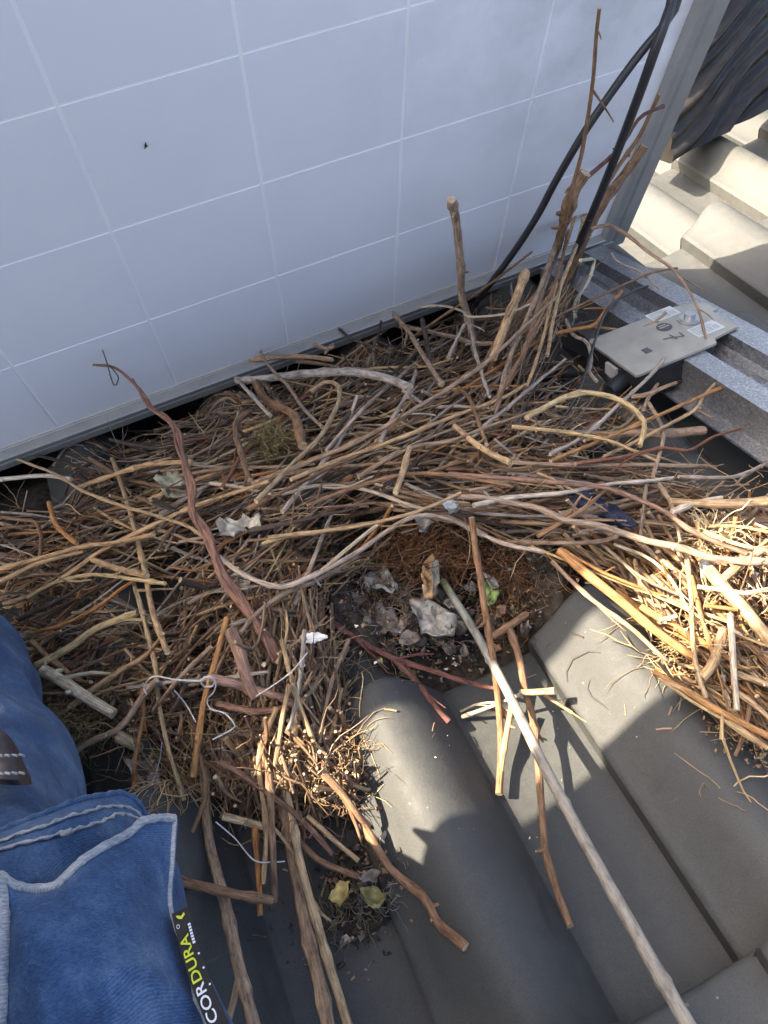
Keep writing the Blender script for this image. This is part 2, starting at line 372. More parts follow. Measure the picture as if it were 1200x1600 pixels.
op = thing('power_optimizer', (.48, .59, .07), 'flat beige and black electronics box bolted onto the metal rail', 'electronics box')
OX0, OX1, OY0, OY1 = .428, .532, .545, .632
def poly_plate(mb, pts, z0, z1, col=(1, 1, 1)):
    n = len(pts); mb.add([(x, y, z0) for x, y in pts] + [(x, y, z1) for x, y in pts], [tuple(range(n))[::-1], tuple(range(n, 2 * n))] + [(i, (i + 1) % n, n + (i + 1) % n, n + i) for i in range(n)], col)
mb = MB(); poly_plate(mb, [(OX0, OY0), (OX0 + .004, OY0 - .001), (OX1 - .004, OY0), (OX1, OY0 + .008), (.566, OY0 + .012), (.567, OY1 - .034), (.574, OY1 - .034), (.574, OY1 - .012), (.560, OY1 - .008), (.545, OY1), (OX0 + .004, OY1), (OX0, OY1 - .003)], .0995, .1025); part('cover_plate', mb, M_COVER, op)
mb = MB(); mb.box((OX0 + .003, OY0 + .003, .070), (.4865, OY1 - .003, .0995)); 
mb.box((OX0 + .006, OY0 - .0005, .0925), (.525, OY0 + .003, .0955)); mb.box((OX0 + .004, OY0 + .0005, .074), (.526, OY0 + .004, .0995)); part('housing', mb, M_BLACK, op)
mb = MB(); mb.box((OX0 + .002, OY0 - .0012, .070), (.524, OY0 + .0025, .0735)); part('housing_edge', mb, M_BLACK, op)
def disc(mb, c, r, z0, z1, n=20, sx=1.0):
    poly_plate(mb, [(c[0] + r * math.cos(2 * math.pi * k / n) * sx, c[1] + r * math.sin(2 * math.pi * k / n)) for k in range(n)], z0, z1)
pb = W(1078, 493, .108)
mb = MB(); disc(mb, pb, .0125, .1026, .1046); disc(mb, pb, .0105, .1046, .1056); bo = part('washer', mb, M_STEEL, op)
mb = MB(); disc(mb, pb, .0062, .1056, .111, 6); part('bolt_head', mb, M_STEEL, bo)
pl_ = W(1038, 511, .1028); mb = MB(); disc(mb, pl_, .0085, .1026, .1030); part('round_emblem', mb, M_INK, op)
mb = MB(); mb.box((pl_.x - .0062, pl_.y - .0011, .1031), (pl_.x + .0062, pl_.y + .0011, .1033)); mb.box((pl_.x - .005, pl_.y + .003, .1031), (pl_.x + .004, pl_.y + .0045, .1033)); part('emblem_stripe', mb, M_COVER, op)
def strip(mb, pts, wd, z):
    for a, b_ in zip(pts, pts[1:]):
        d = (b_ - a); nn = Vector((-d.y, d.x, 0)).normalized() * wd / 2
        mb.add([(a - nn)[:2] + (z,), (b_ - nn)[:2] + (z,), (b_ + nn)[:2] + (z,), (a + nn)[:2] + (z,)], [(0, 1, 2, 3)])
mb = MB(); strip(mb, [W(x, y, .1031) for x, y in ((1036, 530), (1050, 527), (1069, 525), (1061, 519))], .0016, .1031); strip(mb, [W(x, y, .1031) for x, y in ((1046, 523), (1058, 530))], .0014, .1034); part('handwritten_seven', mb, M_INK, op)
mb = MB(); q = W(1011, 548, .1028); mb.box((q.x - .004, q.y - .004, .1026), (q.x + .004, q.y + .005, .1031)); part('slot', mb, M_INK, op)
for (a, b_) in (((1016, 482), (1056, 500)), ((1078, 510), (1128, 517))):
    p, r_ = W(*a, .1028), W(*b_, .1028); mb = MB(); c = (p + r_) / 2
    mb.box((c.x - .017, c.y - .010, .1026), (c.x + .017, c.y + .010, .1029)); s_ = part('sticker', mb, M_STICK, op)
    mb = MB()
    for k in range(9): mb.box((c.x - .014 + k * .0031, c.y - .007, .1030), (c.x - .014 + k * .0031 + .0011 + .0008 * (k % 3), c.y + .001, .1032))
    for k in range(2): mb.box((c.x - .014, c.y + .003 + .003 * k, .1030), (c.x + .010 - .006 * k, c.y + .0045 + .003 * k, .1032))
    part('bar_code', mb, M_FADE, s_)
gp = Vector((OX0 + .004, OY0 + .024, .084))
mb = MB(); mb.tube([gp + Vector((.002, 0, 0)), gp + Vector((-.012, -.004, -.001)), gp + Vector((-.024, -.008, -.002))], [.009, .0088, .007], (1, 1, 1), 12); part('cable_gland', mb, M_BLACK, op)
mb = MB(); mb.box((OX0 - .0005, OY0 + .034, .078), (OX0 + .003, OY0 + .052, .092)); part('side_label', mb, M_STICK, op)
def cat(pts, n):                                   # Catmull-Rom resample
    P = [pts[0] * 2 - pts[1]] + list(pts) + [pts[-1] * 2 - pts[-2]]; out = []
    ln = [0]
    for a, b_ in zip(pts, pts[1:]): ln.append(ln[-1] + (b_ - a).length)
    T = ln[-1]; k = 0
    for i in range(n):
        s = T * i / (n - 1)
        while k < len(pts) - 2 and s > ln[k + 1]: k += 1
        f = (s - ln[k]) / max(1e-9, ln[k + 1] - ln[k]); f = min(1, max(0, f))
        p0, p1, p2, p3 = P[k:k + 4]
        out.append(.5 * ((2 * p1) + (p2 - p0) * f + (2 * p0 - 5 * p1 + 4 * p2 - p3) * f * f + (3 * p1 - p0 - 3 * p2 + p3) * f ** 3))
    return out
def cable(name, pts, r, label, cat_='cable'):
    mb = MB(); mb.tube(cat(pts, 40), r, (1, 1, 1), 10); return single(name, mb, M_BLACK, label, cat_)
cable('cable', [WP(1062, -60, .03), WP(1060, 0, .04), WP(1035, 42, .05), WP(990, 97, .055), WP(920, 196, .06), WP(870, 280, .06), WP(838, 340, .06), WP(800, 398, .055), WP(765, 445, .05), W(742, 478, .07), W(720, 520, .04)], .0040, 'black cable from the panel top down to the dark gap, the left one of two')
cable('cable', [WP(1058, -60, .035), WP(1050, 0, .045), WP(1040, 32, .058), WP(1024, 77, .066), WP(999, 147, .07), WP(969, 226, .07), WP(945, 286, .07), WP(924, 336, .068), WP(897, 398, .06), W(884, 425, .09), W(870, 470, .05)], .0046, 'black cable beside the panel frame, the right one of two, ending behind the tall twigs')
cable('cable', [gp + Vector((-.022, -.008, -.002)), W(940, 585, .075), W(890, 586, .06), W(850, 590, .05)], .0030, 'black lead leaving the electronics box straight towards the nest')
cable('cable', [gp + Vector((-.022, -.010, -.004)), W(950, 600, .065), W(925, 625, .05), W(890, 655, .045), W(862, 690, .045)], .0030, 'black lead bending down from the electronics box below the other lead')
cable('cable', [W(815, 700, .08), W(865, 668, .085), W(905, 610, .11), W(945, 490, .12), W(985, 457, .115), W(1012, 447, .105)], .0016, 'thin black wire crossing above the metal rail by the frame corner')
mb = MB(); a, b_ = W(842, 660, .075), W(872, 652, .075); d = b_ - a
mb.tube([a, a + d * .2, a + d * .22, a + d * .6, a + d * .62, b_], [.006, .006, .0085, .0085, .007, .006], (1, 1, 1), 8); single('cable_connector', mb, M_BLACK, 'small black ribbed plug lying at the edge of the nest', 'connector')

# ------------------------------------------------------------------ black foil over the next row
mb = MB(); nu, nv = 90, 130; V = []
A_, B_ = W(1046, 256, .07), W(1320, 120, .10)
for j in range(nv + 1):
    for i in range(nu + 1):
        s, t = i / nu, j / nv
        p = A_.lerp(B_, s) + Vector((-.0, 0, 0))
        hgt = t * .55; back = .10 * t + (.35 * max(0, t - .75))
        ph = 62 * t - 16 * s + 2.4 * noise.noise((s * 3.0, t * 2.5, 0))
        fold = .0065 * math.sin(ph) * (.5 + .7 * abs(noise.noise((s * 4, t * 5, 9)))) + .0035 * math.sin(1.9 * ph + 3 * noise.noise((s * 4, t * 4, 1))) + .016 * noise.noise((s * 1.6, t * 3, 4.2)) + .0012 * noise.noise((s * 22, t * 60, 3.2))
        V.append(p + Vector((.10 * t - .02 * math.sin(3 * t), back + .03 * s, hgt)) + Vector((.1, -1, .25)) * fold)
mb.add(V, [(j * (nu + 1) + i, j * (nu + 1) + i + 1, (j + 1) * (nu + 1) + i + 1, (j + 1) * (nu + 1) + i) for j in range(nv) for i in range(nu)], (1, 1, 1), True)
bt = [p + Vector((0, .06, 0)) for p in V]
mb.add(bt, [(j * (nu + 1) + i, (j + 1) * (nu + 1) + i, (j + 1) * (nu + 1) + i + 1, j * (nu + 1) + i + 1) for j in range(nv) for i in range(nu)], (1, 1, 1), True)
for e in (lambda k: k, lambda k: k * (nu + 1)):
    m_ = nu if e(1) == 1 else nv
    mb.add([V[e(k)] for k in range(m_ + 1)] + [bt[e(k)] for k in range(m_ + 1)], [(k, m_ + 1 + k, m_ + 2 + k, k + 1) for k in range(m_)])
single('black_foil', mb, M_TARP, 'crumpled shiny black plastic foil hanging beyond the panel frame', 'foil')

# ------------------------------------------------------------------ twigs
PAL = dict(grey=(.36, .30, .245), gbrown=(.30, .21, .140), brown=(.225, .132, .074), tan=(.42, .285, .155), orange=(.37, .180, .064), dark=(.075, .056, .043),
           pale=(.53, .44, .33), red=(.20, .088, .052), straw=(.49, .355, .175), cream=(.54, .44, .29), lichen=(.40, .40, .30), dred=(.13, .055, .046), rust=(.225, .135, .098))
def tint(name, j=.22):
    c = PAL[name]; k = 1 + rnd.uniform(-j, j); h_ = rnd.uniform(-.06, .06)
    return (c[0] * k * (1 + h_), c[1] * k, c[2] * k * (1 - h_))
def twig_into(mb, pts, r0, r1, col, rough=.12, stubs=0, sides=7, n=None, endcol=None, wob=.0007, clamp=True):
    L = sum((b_ - a).length for a, b_ in zip(pts, pts[1:]))
    n = n or max(6, min(34, int(L / .009)))
    P = cat(pts, n); sd = rnd.random() * 100; R_ = []; C = []
    kn = [rnd.random() for _ in range(int(L / .035))]
    for i, p in enumerate(P):
        f = i / (n - 1)
        q = Vector((p.x * 30 + sd, p.y * 30, p.z * 30))
        p += Vector((noise.noise(q), noise.noise(q + Vector((9, 0, 0))), .5 * noise.noise(q + Vector((0, 9, 0))))) * wob
        r = (r0 + (r1 - r0) * f) * (1 + rough * noise.noise(Vector((f * L * 110, sd, 0))))
        for k in kn: r *= 1 + .32 * math.exp(-((f - k) * L / .0028) ** 2)
        if clamp:
            tz = tile_z(p.x, p.y) + r * .9
            if p.z < tz: p.z = tz
        P[i] = p; R_.append(r)
        m = 1 + .22 * noise.noise(Vector((f * L * 40, sd, 7)))
        C.append((col[0] * m, col[1] * m, col[2] * m))
    ec = endcol or tuple(min(.7, .45 * x + .30 * y) for x, y in zip(col, (1, .8, .5)))
    mb.tube(P, R_, C, sides, ec)
    for _ in range(stubs):
        i = rnd.randrange(1, n - 1); t = (P[i + 1] - P[i - 1]).normalized()
        d = (t * rnd.uniform(.3, .9) + Vector((rnd.uniform(-1, 1), rnd.uniform(-1, 1), rnd.uniform(.0, .8)))).normalized()
        fork = rnd.random() < .4
        l = rnd.uniform(.02, .06) if fork else rnd.uniform(.003, .012); r = R_[i] * rnd.uniform(.4, .65)
        if fork: d = (t * 1.2 + Vector((rnd.uniform(-1, 1), rnd.uniform(-1, 1), rnd.uniform(-.1, .3))) * .7).normalized()
        w1 = Vector((rnd.uniform(-1, 1), rnd.uniform(-1, 1), rnd.uniform(-.3, .3))) * l * .08
        mb.tube([P[i], P[i] + d * l * .3 + w1 * .7, P[i] + d * l * .65 + w1, P[i] + d * l], [r * 1.4, r, r * .9, r * .55], col, 5, ec)
    return P
def zpts(path, lift=1.0, dz=0.0):                 # photo path on the heap's surface, straightened so that stiff sticks bridge hollows
    zs = [H(x, y) * lift + dz for x, y in path]; n = len(path); a, b_ = zs[0], zs[-1]
    out = []
    for i, (x, y) in enumerate(path):
        l = a + (b_ - a) * i / (n - 1); out.append(W(x, y, max(l, .45 * l + .55 * zs[i])))
    return out

nest = thing('bird_nest', (.1, .55, .02), 'big pigeon nest of tangled twigs heaped under the raised solar panel', 'nest')
heap = thing('twig_heap', (.33, .3, .02), 'sunlit heap of orange and straw coloured twigs beside the right-hand tile roll', 'twig heap')
def hero(parent, path, r0, r1, cname, lift=1.05, dz=.006, stubs=2, **kw):
    mb = MB(); twig_into(mb, zpts(path, lift, dz), r0, r1, tint(cname, .1), stubs=stubs, **kw)
    return part('twig', mb, M_BARK, parent)

# bedding under the twigs and soil in the cup
mb = MB(); gx, gy = 110, 100; V = []; px0, px1, py0, py1 = -60, 1060, 520, 1290
reg = [(150, 830, 260, 130), (450, 720, 260, 150), (800, 650, 200, 130), (900, 780, 170, 90), (360, 1010, 230, 190), (430, 1180, 130, 110), (680, 780, 250, 90), (530, 1080, 60, 130), (660,890,120,50)]
for j in range(gy + 1):
    for i in range(gx + 1):
        px, py = px0 + (px1 - px0) * i / gx, py0 + (py1 - py0) * j / gy
        m = max(1 - ((px - a) / c) ** 2 - ((py - b_) / d) ** 2 for a, b_, c, d in reg)
        m = max(0, min(1, m * 1.6 + .35 * noise.noise((px * .012, py * .012, 3))))
        cup = max(0, 1 - ((px - 680) / 130) ** 2 - ((py - 985) / 110) ** 2)
        z = .30 * H(px, py) * m * (1 - min(1, 2 * cup)) - .012 * (1 - m) - .02 * min(1, 2 * cup) + .012 * noise.noise((px * .03, py * .03, 0)) * m + .006 * noise.noise((px * .09, py * .09, 5)) * m
        V.append(W(px, py, z + (.01 * m)))
mb.add(V, [(j * (gx + 1) + i, (j + 1) * (gx + 1) + i, (j + 1) * (gx + 1) + i + 1, j * (gx + 1) + i + 1) for j in range(gy) for i in range(gx)], (.1, .08, .06), True)
part('bedding', mb, M_DIRT, nest, 'stuff')

HERO_NEST = [
 # tall bunch at the panel corner
 ([(895,325),(870,390),(850,450),(835,500),(815,560)], .0045, .004, 'gbrown'), ([(915,335),(895,400),(878,440),(866,490),(855,556)], .0042, .0036, 'tan'),
 ([(905,320),(880,400),(862,470),(845,540),(824,602)], .0036, .003, 'tan'), ([(880,345),(865,400),(845,450),(790,510),(760,560)], .0045, .004, 'brown'),
 ([(870,380),(840,460),(800,550),(780,620)], .005, .004, 'gbrown'), ([(888,360),(868,440),(828,530),(770,640)], .003, .002, 'brown'),
 ([(822,425),(805,470),(785,520),(770,560)], .0085, .009, 'tan'),
 ([(907,407),(928,405),(924,425),(917,444),(904,463),(896,481),(899,497)], .0036, .0034, 'lichen'),
 ([(971,455),(957,473),(941,492),(928,508),(900,514),(870,520)], .0042, .004, 'orange'), ([(1040,488),(1029,500),(1008,511),(987,519),(949,513),(928,511)], .0022, .003, 'tan'),
 ([(884,500),(896,524),(917,535),(924,561),(920,580),(933,596)], .0036, .0034, 'grey'), ([(1059,419),(1040,421),(1005,431),(960,452),(880,489),(800,530)], .0016, .003, 'brown'),
 ([(1030,452),(1000,425),(965,410),(955,395)], .0016, .0024, 'grey'), ([(1040,558),(1020,583),(973,627),(910,683),(860,710)], .0026, .003, 'grey'),
 ([(823,653),(850,637),(883,620),(910,613),(943,617),(973,627),(993,643),(1007,663),(1000,697)], .0042, .0045, 'straw'),
 ([(987,620),(1013,617),(1033,607),(1057,598)], .005, .003, 'gbrown'), ([(1005,640),(1015,618),(1028,600)], .004, .003, 'gbrown'), ([(1013,630),(1030,657),(1037,683),(1030,710),(1020,743)], .0036, .0026, 'gbrown'),
 ([(1168,588),(1100,617),(1033,647),(973,673),(927,693),(860,720)], .0026, .0026, 'orange'), ([(1130,588),(1100,617),(1087,640),(1050,660),(1000,687),(943,713)], .002, .0032, 'tan'),
 ([(1110,652),(1100,647),(1087,640),(1070,650)], .002, .003, 'tan'), ([(947,683),(987,677),(1033,678),(1100,673)], .007, .0085, 'gbrown'),
 ([(1158,670),(1113,683),(1077,703),(1033,700),(980,712),(900,725)], .0017, .003, 'red'), ([(1200,722),(1160,742),(1117,747),(1060,745)], .0025, .003, 'grey'),
 ([(1117,730),(1073,728),(1013,727),(900,727),(800,723)], .0036, .003, 'gbrown'), ([(800,667),(883,675),(947,687),(987,703),(1027,720)], .0025, .002, 'straw'),
 ([(740,790),(800,777),(880,770),(950,757),(1000,753),(1053,747)], .0028, .0022, 'pale'), ([(700,740),(800,748),(900,757),(950,763),(1000,782),(1040,800),(1077,827),(1117,847),(1167,865)], .0022, .0035, 'rust'),
 ([(700,775),(760,778),(800,787),(840,793),(883,813),(933,820),(973,833),(1017,847),(1067,857),(1117,873),(1215,878)], .0032, .0055, 'gbrown'),
 ([(770,843),(800,847),(877,848),(933,847),(965,838)], .0034, .0026, 'gbrown'), ([(840,838),(900,803),(950,763)], .0026, .002, 'brown'),
 ([(1013,750),(1003,810),(1000,850)], .002, .002, 'gbrown'), ([(1030,757),(1050,790),(1063,847)], .0026, .002, 'gbrown'),
 ([(1047,783),(1100,787),(1150,787),(1215,782)], .005, .0085, 'tan'), ([(1050,800),(1090,785),(1128,777)], .004, .003, 'pale'),
 # long sticks over the middle
 ([(343,870),(367,890),(400,908),(440,917),(487,900),(533,877),(567,857),(600,833),(633,813),(660,805),(700,810),(735,826),(790,850),(850,862)], .0036, .0028, 'grey'),
 ([(327,755),(367,760),(400,767),(443,772),(487,760),(533,758),(577,767),(607,777),(633,787),(667,797),(700,807),(760,835)], .0022, .0032, 'pale'),
 ([(393,757),(546,696),(658,633),(754,571),(817,513),(871,463)], .0042, .003, 'gbrown'), ([(454,750),(533,717),(629,683),(712,650),(787,621),(821,600)], .0034, .003, 'tan'),
 ([(500,700),(567,625),(633,567),(667,542)], .0026, .003, 'dark'), ([(510,704),(575,632),(640,576)], .0026, .0026, 'grey'),
 ([(347,763),(383,707),(433,660),(487,610),(540,567)], .0034, .0022, 'red'), ([(370,595),(400,593),(450,587),(507,582),(553,582),(600,590),(640,606)], .0075, .0085, 'grey'),
 ([(350,570),(383,563),(413,560),(450,557),(487,558),(520,562)], .006, .005, 'gbrown'), ([(400,517),(407,550),(427,580),(450,603),(473,637),(503,667)], .0030, .0036, 'gbrown'),
 ([(400,598),(413,623),(440,637),(460,650),(467,673),(473,697)], .008, .0085, 'brown'), ([(487,613),(507,598),(525,600),(531,615),(523,643),(500,683),(460,723),(400,783)], .0042, .0042, 'tan'),
 ([(368,590),(393,617),(423,650)], .0036, .004, 'grey'), ([(390,643),(370,660),(370,683),(377,710),(390,750)], .005, .0045, 'brown'),
 ([(612,487),(640,520),(655,545),(690,600)], .0048, .005, 'gbrown'), ([(660,500),(668,540),(672,580)], .0055, .0045, 'dark'), ([(528,512),(550,530),(580,540)], .0025, .0025, 'dark'), ([(598,490),(592,520),(588,538)], .0026, .0022, 'dark'),
 ([(490,538),(510,545),(522,542)], .0045, .004, 'gbrown'), ([(520,538),(508,552)], .0035, .003, 'gbrown'), ([(832,393),(790,425),(740,462),(690,495),(640,530)], .0018, .003, 'brown'),
 ([(710,665),(740,690),(770,710),(797,722)], .0042, .005, 'tan'), ([(716,605),(733,622),(745,650),(760,695)], .0032, .003, 'brown'),
 ([(655,480),(690,478),(720,485),(735,495),(790,490),(840,470)], .0024, .0018, 'pale'), ([(700,560),(730,505),(745,560),(765,620)], .0036, .003, 'grey'),
 ([(480,790),(560,760),(640,740),(720,745),(800,760)], .0026, .002, 'brown'), ([(420,840),(500,830),(570,820),(650,800),(720,770)], .003, .002, 'tan'),
 ([(560,745),(640,700),(700,690),(770,665),(840,640)], .0028, .002, 'gbrown'), ([(618,770),(630,735),(640,700)], .0042, .0042, 'tan'), ([(595,690),(610,660),(640,610),(650,580)], .0038, .0038, 'grey'),
 ([(560,862),(590,825),(612,790)], .003, .002, 'orange'), ([(410,850),(450,837),(500,832),(515,825)], .0028, .0024, 'straw'),
 # left
 ([(-20,752),(29,746),(73,743),(112,748)], .0045, .0042, 'pale'), ([(125,761),(175,743),(233,726),(300,722)], .0042, .0048, 'tan'),
 ([(-10,705),(58,729),(96,746),(120,762),(140,772),(190,790),(248,807),(292,822),(321,840)], .0022, .003, 'tan'),
 ([(175,717),(187,749),(204,802),(216,848),(228,898),(239,956),(262,1020)], .0042, .0042, 'tan'), ([(-10,891),(73,869),(131,854),(181,848),(240,835)], .0042, .0036, 'tan'),
 ([(44,933),(102,901),(160,860),(219,831),(292,796),(350,775),(420,752)], .0042, .0032, 'tan'), ([(-10,915),(35,892),(67,878),(130,862)], .0042, .0032, 'tan'), ([(44,935),(88,910),(146,898),(204,904),(258,912)], .0032, .0026, 'straw'),
 ([(29,968),(73,947),(117,924),(155,892)], .0036, .003, 'dark'), ([(50,710),(88,719),(122,729),(150,737)], .0025, .0025, 'dark'), ([(172,686),(204,694),(248,700),(300,690)], .0036, .003, 'dark'),
 ([(145,875),(190,890),(230,900)], .005, .0055, 'tan'), ([(77,785),(85,815),(97,830),(120,850)], .0045, .004, 'orange'), ([(0,808),(30,812),(55,815),(64,835),(62,870)], .0032, .003, 'brown'),
 ([(57,1040),(109,1012),(153,981),(215,958)], .0055, .0055, 'straw'), ([(50,990),(100,975),(150,950),(190,920),(225,900)], .0022, .0025, 'orange'), ([(60,1000),(95,985)], .0015, .002, 'orange'),
 ([(68,1047),(101,1066),(140,1093),(178,1116)], .0085, .0085, 'cream'), ([(186,1152),(219,1171)], .009, .0075, 'cream'), ([(109,1180),(144,1158),(188,1136),(223,1088),(245,1062)], .0045, .0042, 'gbrown'),
 ([(210,913),(228,979),(243,1044),(247,1097),(258,1149),(271,1198),(287,1250)], .0032, .003, 'tan'), ([(212,918),(225,960)], .0016, .002, 'cream'), ([(354,966),(337,1031),(322,1084),(311,1145),(302,1215)], .0036, .0045, 'orange'),
 ([(222,1075),(224,1120),(212,1180),(207,1245)], .003, .0026, 'orange'), ([(200,1075),(280,1065),(350,1060),(420,1050)], .003, .002, 'grey'), ([(330,1010),(280,1060),(240,1110)], .003, .003, 'gbrown'),
 # bark strips and sticks of the lower column
 ([(360,985),(375,1020),(388,1065),(400,1090)], .009, .008, 'rust'), ([(330,1060),(390,1075),(440,1090),(470,1110)], .006, .005, 'rust'), ([(340,1100),(400,1112),(450,1105)], .005, .004, 'rust'),
 ([(433,1106),(410,1160),(405,1206),(416,1294),(411,1381)], .0036, .003, 'tan'), ([(420,1206),(427,1337),(429,1408)], .0042, .004, 'brown'), ([(398,1285),(403,1360),(407,1430)], .0036, .0036, 'orange'),
 ([(452,1070),(440,1130),(436,1160),(430,1195)], .003, .0026, 'tan'), ([(475,985),(470,1050),(460,1110),(448,1145)], .003, .003, 'grey'), ([(440,1000),(455,1060),(475,1120),(490,1160)], .003, .0026, 'tan'),
 ([(348,1276),(375,1282),(415,1292)], .0048, .005, 'cream'), ([(480,1275),(520,1310),(560,1345)], .0032, .003, 'tan'), ([(465,1310),(500,1345),(560,1370)], .0035, .004, 'brown'), ([(500,1205),(530,1235),(560,1275),(575,1290)], .005, .0045, 'brown'),
 ([(345,1190),(420,1240),(480,1290),(520,1335)], .0036, .003, 'rust'), ([(310,1170),(322,1240),(300,1300)], .003, .003, 'brown'), ([(375,990),(400,960),(440,930),(500,905),(560,870)], .0032, .003, 'gbrown'),
 ([(545,1000),(520,1060),(505,1120),(500,1160)], .0025, .002, 'gbrown'), ([(500,895),(540,860),(590,820)], .003, .003, 'pale'),
]
LOW = {9: .02, 18: .02}
n_nest = 0
for k, (path, r0, r1, cn) in enumerate(HERO_NEST):
    hero(nest, path, r0 * (.74 if r0 < .003 else .6), r1 * (.66 if r1 < .003 else .55), cn, dz=.014, stubs=rnd.choice((0, 1, 2, 3)) if len(path) > 3 else 0); n_nest += 1
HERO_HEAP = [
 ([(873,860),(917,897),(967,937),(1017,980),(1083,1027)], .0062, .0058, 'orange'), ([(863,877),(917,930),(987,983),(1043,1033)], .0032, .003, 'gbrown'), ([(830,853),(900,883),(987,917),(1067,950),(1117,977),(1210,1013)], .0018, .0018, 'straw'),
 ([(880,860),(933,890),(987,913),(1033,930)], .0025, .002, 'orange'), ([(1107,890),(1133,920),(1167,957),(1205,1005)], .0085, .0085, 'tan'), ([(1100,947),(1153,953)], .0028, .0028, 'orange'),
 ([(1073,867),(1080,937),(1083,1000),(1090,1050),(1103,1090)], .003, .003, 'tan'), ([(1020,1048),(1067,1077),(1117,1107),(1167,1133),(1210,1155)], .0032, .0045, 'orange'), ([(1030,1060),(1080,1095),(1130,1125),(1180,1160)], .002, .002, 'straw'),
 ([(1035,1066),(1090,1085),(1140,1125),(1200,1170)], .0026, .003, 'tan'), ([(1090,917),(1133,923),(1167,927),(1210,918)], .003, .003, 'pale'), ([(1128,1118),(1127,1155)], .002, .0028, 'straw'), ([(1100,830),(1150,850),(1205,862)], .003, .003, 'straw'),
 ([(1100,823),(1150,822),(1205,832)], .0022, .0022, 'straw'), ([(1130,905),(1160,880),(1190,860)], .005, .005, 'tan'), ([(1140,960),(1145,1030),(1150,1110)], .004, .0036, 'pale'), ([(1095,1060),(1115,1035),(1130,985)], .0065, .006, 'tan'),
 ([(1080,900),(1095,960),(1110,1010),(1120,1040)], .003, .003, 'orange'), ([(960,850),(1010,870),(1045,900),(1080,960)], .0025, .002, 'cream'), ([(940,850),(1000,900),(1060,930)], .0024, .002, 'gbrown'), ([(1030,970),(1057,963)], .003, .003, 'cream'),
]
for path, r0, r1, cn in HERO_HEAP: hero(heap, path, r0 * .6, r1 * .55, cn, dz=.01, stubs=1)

KEEP = [(675, 985, 112, 92), (790, 1165, 215, 120), (930, 1060, 78, 130), (1040, 1130, 60, 60), (1120, 600, 130, 80), (1130, 690, 90, 50), (230, 925, 45, 30), (60, 770, 60, 25), (1010,520,90,40), (300,1420,200,100)]
def blocked(px, py): return any(((px - a) / c) ** 2 + ((py - b_) / d) ** 2 < 1 for a, b_, c, d in KEEP)
def border(px, py): return py < 742 - .366 * px + 12            # under the panel's lower frame
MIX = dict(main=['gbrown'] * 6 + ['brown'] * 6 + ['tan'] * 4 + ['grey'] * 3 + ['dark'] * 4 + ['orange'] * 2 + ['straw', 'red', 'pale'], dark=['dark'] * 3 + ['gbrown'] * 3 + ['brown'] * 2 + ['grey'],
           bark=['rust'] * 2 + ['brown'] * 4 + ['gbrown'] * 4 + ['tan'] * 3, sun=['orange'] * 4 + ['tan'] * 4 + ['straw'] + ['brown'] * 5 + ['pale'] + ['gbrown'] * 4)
# centre, half axes, tilt, twig angle, spread, length range, singles, mass, colours, height share
ZONES = [
 (520, 690, 290, 90, -20, 24, 13, 140, 400, 34, 230, 'main', (.35, 1.0)), (150, 850, 190, 90, -12, 18, 24, 100, 300, 22, 150, 'main', (.3, 1.0)),
 (230, 1010, 190, 90, 0, 26, 32, 80, 260, 16, 150, 'main', (.3, .95)), (430, 880, 150, 110, -20, 30, 26, 90, 260, 16, 130, 'main', (.3, 1.0)),
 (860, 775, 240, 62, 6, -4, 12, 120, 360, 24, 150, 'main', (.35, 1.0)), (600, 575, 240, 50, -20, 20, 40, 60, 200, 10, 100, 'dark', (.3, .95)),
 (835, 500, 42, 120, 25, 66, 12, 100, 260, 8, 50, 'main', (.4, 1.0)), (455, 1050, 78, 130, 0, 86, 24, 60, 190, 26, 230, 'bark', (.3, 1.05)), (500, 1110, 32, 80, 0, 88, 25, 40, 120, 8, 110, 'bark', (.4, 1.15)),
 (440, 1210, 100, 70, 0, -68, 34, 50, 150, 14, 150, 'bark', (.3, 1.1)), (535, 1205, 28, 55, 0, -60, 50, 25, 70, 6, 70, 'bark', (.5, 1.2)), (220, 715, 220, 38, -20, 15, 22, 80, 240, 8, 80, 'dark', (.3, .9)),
 (900, 660, 120, 60, 0, 5, 32, 70, 220, 6, 60, 'main', (.3, .9)), (720, 640, 150, 80, -15, 30, 22, 90, 260, 10, 90, 'main', (.3, 1.0)), (300, 1110, 120, 60, 0, 30, 60, 40, 130, 2, 110, 'bark', (.3, 1.0)),
]
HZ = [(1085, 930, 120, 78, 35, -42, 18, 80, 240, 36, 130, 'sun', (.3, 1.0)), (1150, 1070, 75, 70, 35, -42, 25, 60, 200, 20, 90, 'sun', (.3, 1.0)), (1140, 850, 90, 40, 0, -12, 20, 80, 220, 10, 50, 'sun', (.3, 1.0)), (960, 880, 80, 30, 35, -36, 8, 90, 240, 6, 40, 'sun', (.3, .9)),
      (1150, 960, 80, 120, 0, -75, 20, 60, 160, 8, 40, 'sun', (.4, 1.0))]
